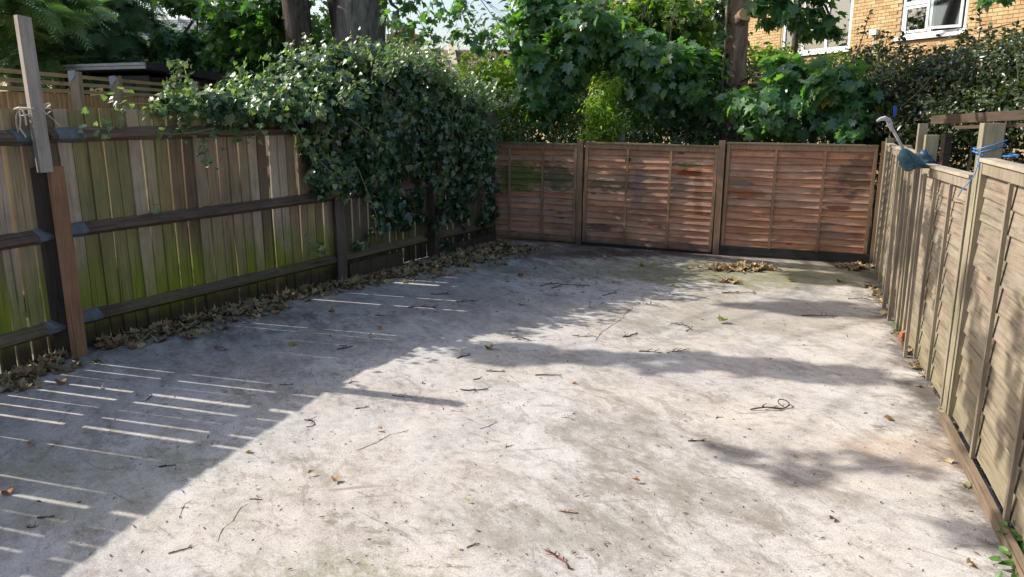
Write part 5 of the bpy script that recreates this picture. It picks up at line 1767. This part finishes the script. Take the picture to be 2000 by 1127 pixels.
FL = [(493, 884, .055, 'yellow', 'curled yellow leaf on sunlit concrete just right of the fence shadow edge', 3), (602, 930, .045, 'ochre', 'small ochre leaf lying left of another on open lit concrete', 3),
      (655, 939, .05, 'ochre', 'ochre brown leaf lying right of its smaller twin on lit concrete', 2), (62, 866, .08, 'ochre', 'ochre leaf lying at the end of a light streak near the left edge', 3), (20, 966, .07, 'brown', 'brown curled leaf at the far left among the light streaks', 2),
      (1414, 630, .13, 'lime', 'big yellow green crumpled leaf alone on the sunlit concrete', 1), (1725, 819, .075, 'ochre', 'flat ochre leaf near the foot of the right fence', 3), (1251, 945, .05, 'red', 'small reddish leaf in the middle right of the yard', 3),
      (1620, 1020, .06, 'brown', 'brown leaf scrap in the lower right of the yard', 3), (1888, 1104, .045, 'ochre', 'curled ochre leaf at the bottom right corner', 2), (195, 707, .12, 'green', 'green leaf lying on the shaded concrete before the reddish plank', 4),
      (300, 636, .15, 'red', 'red leaf standing up from the drift by the left fence', 1, .05, 1.0), (645, 613, .10, 'orange', 'orange brown leaf on shaded concrete in front of the brown fence post', 1), (575, 673, .10, 'yellow', 'pale yellow leaf lying flat in the fence shade', 4),
      (957, 684, .09, 'ochre', 'ochre leaf at the near tip of the long branch shadow', 2), (1258, 521, .13, 'lime', 'pale lime leaf on algae stained concrete before the back fence', 1), (1275, 518, .11, 'lime', 'second lime leaf just right of its twin before the back fence', 0),
      (1178, 508, .12, 'pale', 'pale dry leaf before the middle back panel', 1), (1048, 525, .10, 'pale', 'cream leaf on dark concrete right of the big leaf drift', 0), (1020, 540, .08, 'red', 'dull red leaf scrap on shaded concrete by the drift end', 2), (1540, 550, .11, 'yellow', 'yellow leaf on the green stained concrete right of the heap', 1),
      (1440, 556, .10, 'lime', 'crisp lime leaf beside the russet cluster', 1), (1645, 553, .13, 'green', 'dull green leaf on green concrete near the corner leaves', 0), (745, 842, .04, 'brown', 'tiny brown leaf on lit concrete left of centre', 2), (1127, 750, .05, 'orange', 'small orange scrap on bright concrete near centre', 3),
      (890, 1070, .03, 'brown', 'tiny brown leaf fragment near the thin bottom twig', 3), (920, 983, .035, 'yellow', 'tiny yellow leaf on bare lit concrete below centre', 3), (720, 658, .06, 'pale', 'pale leaf scrap in the shade by a light streak', 2), (742, 642, .06, 'orange', 'orange scrap at the right end of a far light streak', 2),
      (415, 560, .11, 'brown', 'large brown leaf curled against the fence foot near the brown post', 1), (830, 615, .05, 'brown', 'small brown leaf on shaded concrete beside a forked twig', 3), (1560, 565, .05, 'pale', 'pale chip of leaf on the green stained concrete', 3), (200, 760, .05, 'brown', 'small brown leaf beside the near light streaks', 3)]
for it in FL:
    if it[4].startswith('large brown leaf curled'):
        it = (640, 551) + it[2:]
    fallen(*it)


def twig(u, v, length, ang, label, mat=None, br=2, r=.004, curve=.5, seed=0, loop=False, lift=.0):
    g = random.Random(seed * 7 + 3)
    p0 = gnd(u, v)
    a = ang
    k = 6
    x, y, z = 0, 0, r + .001
    pts = []
    for i in range(k + 1):
        pts.append((x, y, z + lift * math.sin(math.pi * i / k)))
        a += g.uniform(-curve, curve)
        x += length / k * math.cos(a)
        y += length / k * math.sin(a)
    if loop:
        cxx, cyy = x, y
        for i in range(1, 11):
            tt = a - math.pi / 2 + i * .6
            pts.append((cxx + .032 * (math.cos(tt) - math.cos(a - math.pi / 2)), cyy + .045 * (math.sin(tt) - math.sin(a - math.pi / 2)), r + .006 + .016 * math.sin(i * .35)))
    mx_, my_ = sum(q[0] for q in pts) / len(pts), sum(q[1] for q in pts) / len(pts)
    pts = [(q[0] - mx_, q[1] - my_, q[2]) for q in pts]
    mb = MB()
    n = len(pts)
    mb.tube(pts, [r * (1.15 - .6 * i / n) * g.uniform(.7, 1.35) for i in range(n)], 6)
    for _ in range(br):
        i = g.randrange(1, min(k, n - 1))
        b = math.atan2(pts[i + 1][1] - pts[i][1], pts[i + 1][0] - pts[i][0]) + g.choice([-1, 1]) * g.uniform(.5, 1.2)
        ln = length * g.uniform(.15, .35)
        q = pts[i]
        q1 = (q[0] + ln * .5 * math.cos(b), q[1] + ln * .5 * math.sin(b), q[2] + .008)
        b += g.uniform(-.5, .5)
        mb.tube([q, q1, (q1[0] + ln * .5 * math.cos(b), q1[1] + ln * .5 * math.sin(b), r + .001 + g.choice([0, .02]))], [r * .75, r * .6, r * .35], 5)
    thing('twig', label, 'twig', T(p0[0], p0[1], 0), mb.mesh('twig', mat or M_TWIG, True))


TW = [(1517, 796, .21, .0, 'dark brown branched twig ending in a curled loop', M_TWIG, 3, .0055, .35, True), (1090, 1092, .16, 1.75, 'thick red brown twig standing lengthwise at the bottom of the yard', M_TWIG_RED, 3, .0055, .3),
      (1110, 1001, .09, -.6, 'short forked orange brown twig above the red one', M_TWIG_PALE, 2, .004, .3), (924, 1066, .06, 1.2, 'thin dark twig at the bottom left of the red brown one', M_TWIG, 1, .0028, .3), (352, 1076, .09, .5, 'thin straight twig on the lit concrete at the lower left', M_TWIG, 0, .003, .2),
      (606, 827, .17, .05, 'bent dark twig with crooked ends beside the shadow edge', M_TWIG, 2, .004, .7), (708, 797, .09, .1, 'short curved twig above a yellow scrap', M_TWIG, 0, .0035, .4), (925, 762, .19, -.3, 'three pronged brown twig near the end of the pole shadow', M_TWIG, 4, .0045, .5), (1071, 733, .18, .25, 'straight brown stick on bright concrete at the centre', M_TWIG_PALE, 1, .005, .15),
      (968, 726, .13, .0, 'short knobbly stick left of the straight one', M_TWIG, 1, .0045, .3), (933, 740, .07, .5, 'small curved twig between knobbly stick and pronged twig', M_TWIG, 0, .003, .6), (825, 602, .28, .6, 'crooked black twig in the shade with a forked tip', M_TWIG, 3, .006, .6), (1270, 688, .17, .0, 'flat stick lying in the long branch shadow', M_TWIG, 1, .005, .2),
      (1328, 687, .24, .1, 'spreading twig lying right of the flat stick in the shadow', M_TWIG, 4, .004, .5), (1360, 862, .09, .0, 'stubby dark twig in the right middle of the yard', M_TWIG, 1, .0045, .15), (1405, 816, .06, .6, 'tiny arched twig on bright concrete', M_TWIG, 0, .0025, .5), (1602, 619, .32, -.3, 'twig with upright side shoots in the right hand shadow band', M_TWIG, 3, .006, .35),
      (1428, 572, .2, -.1, 'bark sliver twig lying below the russet leaves', M_TWIG, 1, .006, .3), (1455, 574, .22, .0, 'antler shaped pale brown twig right of the bark sliver', M_TWIG_PALE, 5, .0045, .5), (1108, 560, .40, .05, 'tangle of wine red stalks on shaded concrete before the back fence', M_TWIG_RED, 8, .005, .5), (1075, 557, .25, .1, 'dark twig left of the wine red tangle', M_TWIG, 3, .005, .4),
      (1020, 662, .2, .3, 'dark clustered twig on lit concrete left of centre', M_TWIG, 5, .0045, .6), (1142, 657, .2, .3, 'thin sprawling twig right of the dark cluster', M_TWIG, 3, .0035, .6), (1232, 655, .2, .0, 'wavy dark twig upper middle of the lit concrete', M_TWIG, 3, .0045, .6), (1335, 640, .28, .1, 'long knotted twig upper right of the lit concrete', M_TWIG, 5, .0045, .6),
      (905, 697, .13, .4, 'short dark twig above the knobbly stick', M_TWIG, 1, .0045, .4), (675, 680, .14, .9, 'little black twig in the shade near the sunlit edge', M_TWIG, 2, .0045, .5), (672, 676, .08, .2, 'scrap of twig crossing the little black one', M_TWIG, 1, .003, .4), (428, 683, .24, -.4, 'reddish curved stalk in the shade before the leaf drift', M_TWIG_RED, 3, .004, .7), (292, 776, .13, -.2, 'sprig with an upright shoot beside the near light streaks', M_TWIG, 3, .0035, .5),
      (327, 911, .08, .4, 'short dark stick in the shade near the shadow edge', M_TWIG, 0, .004, .2), (90, 1011, .07, .05, 'black stub twig at the left between light streaks', M_TWIG, 0, .004, .3), (63, 1030, .05, -.5, 'small black twig at the lowest light streak', M_TWIG, 1, .003, .5), (955, 832, .13, .4, 'hair thin pale twig on the bright middle concrete', M_TWIG, 1, .002, .4), (1110, 818, .09, 1.5, 'wispy upright twig on bright concrete right of centre', M_TWIG, 2, .002, .5),
      (785, 775, .14, -.1, 'thin twig just below the pole shadow', M_TWIG, 1, .003, .4), (745, 617, .12, .0, 'dark twig crossing a far light streak', M_TWIG, 1, .004, .4), (915, 590, .25, .1, 'dark twig in the far shade left of the red tangle', M_TWIG, 4, .005, .5), (860, 575, .2, .2, 'bent twig in the far shade beyond the light streaks', M_TWIG, 3, .005, .6), (560, 752, .10, .2, 'dark curl of twig in the mid shade', M_TWIG, 1, .003, .6),
      (690, 747, .07, .8, 'tiny twig where the pole shadow begins', M_TWIG, 0, .003, .5), (1190, 575, .2, .3, 'sparse twig right of the wine red tangle', M_TWIG, 3, .004, .5), (1680, 586, .22, -.1, 'dark stick near the foot of the far right fence', M_TWIG, 1, .005, .3), (500, 976, .06, .0, 'fine twig with a leaf scrap on the lower left lit concrete', M_TWIG, 1, .0025, .3), (995, 872, .06, 1.0, 'wisp of twig beside the central dark scuff', M_TWIG, 1, .002, .6)]
for i, it in enumerate(TW):
    u, v, ln, an, lab, mt, br, r_, cv = it[:9]
    twig(u, v, ln, an, lab, mt, br + 1, r_ * .8, cv * 1.15, i + 1, len(it) > 9, .012 if ln > .2 else 0)

# fine crumbs, seeds and bits strewn everywhere
g = np.random.default_rng(123)
n = 3600
uu, vv = g.uniform(60, 1950, n), 480 + 640 * g.random(n) ** 1.6
P = np.array([gnd(u, v) for u, v in zip(uu, vv)])
def inside(x, y):
    lx = np.interp(y, [2.0, 4.1, 5.5, 8.0, 10.6], [-4.0, -3.6, -3.15, -1.65, -.1])
    rx = np.interp(y, [.8, 2.5, 4.25, 5.95, 9], [1.3, 1.9, 2.45, 3.0, 4.1])
    by = 10.45 - (x + .5) * .415
    return (x > lx) & (x < rx) & (y < by)
ok = inside(P[:, 0], P[:, 1])
P = P[ok]
P[:, 2] = .004
Rm = orient(g.normal(size=P.shape) * .3 + [0, 0, 1], g.normal(size=P.shape))
S = (.004 + .020 * g.random(len(P)) ** 2.2) * (1 + .1 * P[:, 1])
o = add('debris', leaves_mesh('debris', P, Rm, S, LONG_T, leaf_mat('crumb', [(.05, .04, .03), (.12, .08, .05), (.2, .14, .08), (.04, .03, .025)], .0, .8, .1), 9))
o['kind'] = 'stuff'
o['label'] = 'fine dark crumbs of leaf and bark strewn over the concrete'
o['category'] = 'debris'
# red brown twig scraps gathered in the damp dark area by the back fence
P = np.array([gnd(u, v) for u, v in zip(g.uniform(980, 1330, 260), g.uniform(488, 600, 260))])
P = P[inside(P[:, 0], P[:, 1])]
P[:, 2] = .008
Rm = orient(g.normal(size=P.shape) * .3 + [0, 0, 1], g.normal(size=P.shape))
o = add('bark_scraps', leaves_mesh('bark_scraps', P, Rm, g.uniform(.03, .08, len(P)), LONG_T, M_DRY, 10))
o['kind'] = 'stuff'
o['label'] = 'dark bark and leaf scraps on the damp concrete before the back fence'
o['category'] = 'debris'


def weed(u, v, n, h, label, seed, spread=.035):
    g = np.random.default_rng(seed)
    p = gnd(u, v)
    w = thing('weed', label, 'weed', T(p[0], p[1], 0))
    mb = MB()
    V, Tr = SMALL_T
    me = tri_mesh('leaf', V, Tr, np.zeros(len(V)), M_WEED)
    for i in range(n):
        d = np.array([g.normal() * spread, g.normal() * spread, h * g.uniform(.4, 1)])
        tip = p + d
        mb.tube([p + [0, 0, .001], p + d * .5 + [0, 0, .01], tip], [.002, .0015, .001], 4)
        M = orient(np.array([[g.normal() * .4, -.3 + g.normal() * .3, 1]]), np.array([d + [0, 0, -.02]]))[0]
        add('leaf', me, w, Matrix.Translation(tip) @ Matrix(M.tolist()).to_4x4() @ Matrix.Scale(g.uniform(.03, .06), 4))
    add('stem', mb.mesh('stem', M_WEED), w, Matrix())


weed(1996, 1070, 22, .07, 'fresh green weed tuft at the bottom right by the edging board', 5)
weed(1992, 1118, 20, .05, 'low green weed lowest in the bottom right corner', 6)
weed(1762, 652, 12, .09, 'small green weed sprouting at the foot of the right fence', 7, .04)
p = gnd(1764, 668)
mb = MB()
mb.poly([(-.03, -.03, 0), (.035, -.028, 0), (.03, .03, 0), (-.028, .034, 0), (-.026, -.024, .08), (.028, -.026, .095), (.024, .026, .09), (-.022, .03, .075)], [(3, 2, 1, 0), (4, 5, 6, 7), (0, 1, 5, 4), (1, 2, 6, 5), (2, 3, 7, 6), (3, 0, 4, 7)])
thing('brick_fragment', 'broken red brick fragment standing below the small weed', 'brick', T(p[0], p[1], 0), mb.mesh('brick_fragment', M_PEBBLE))
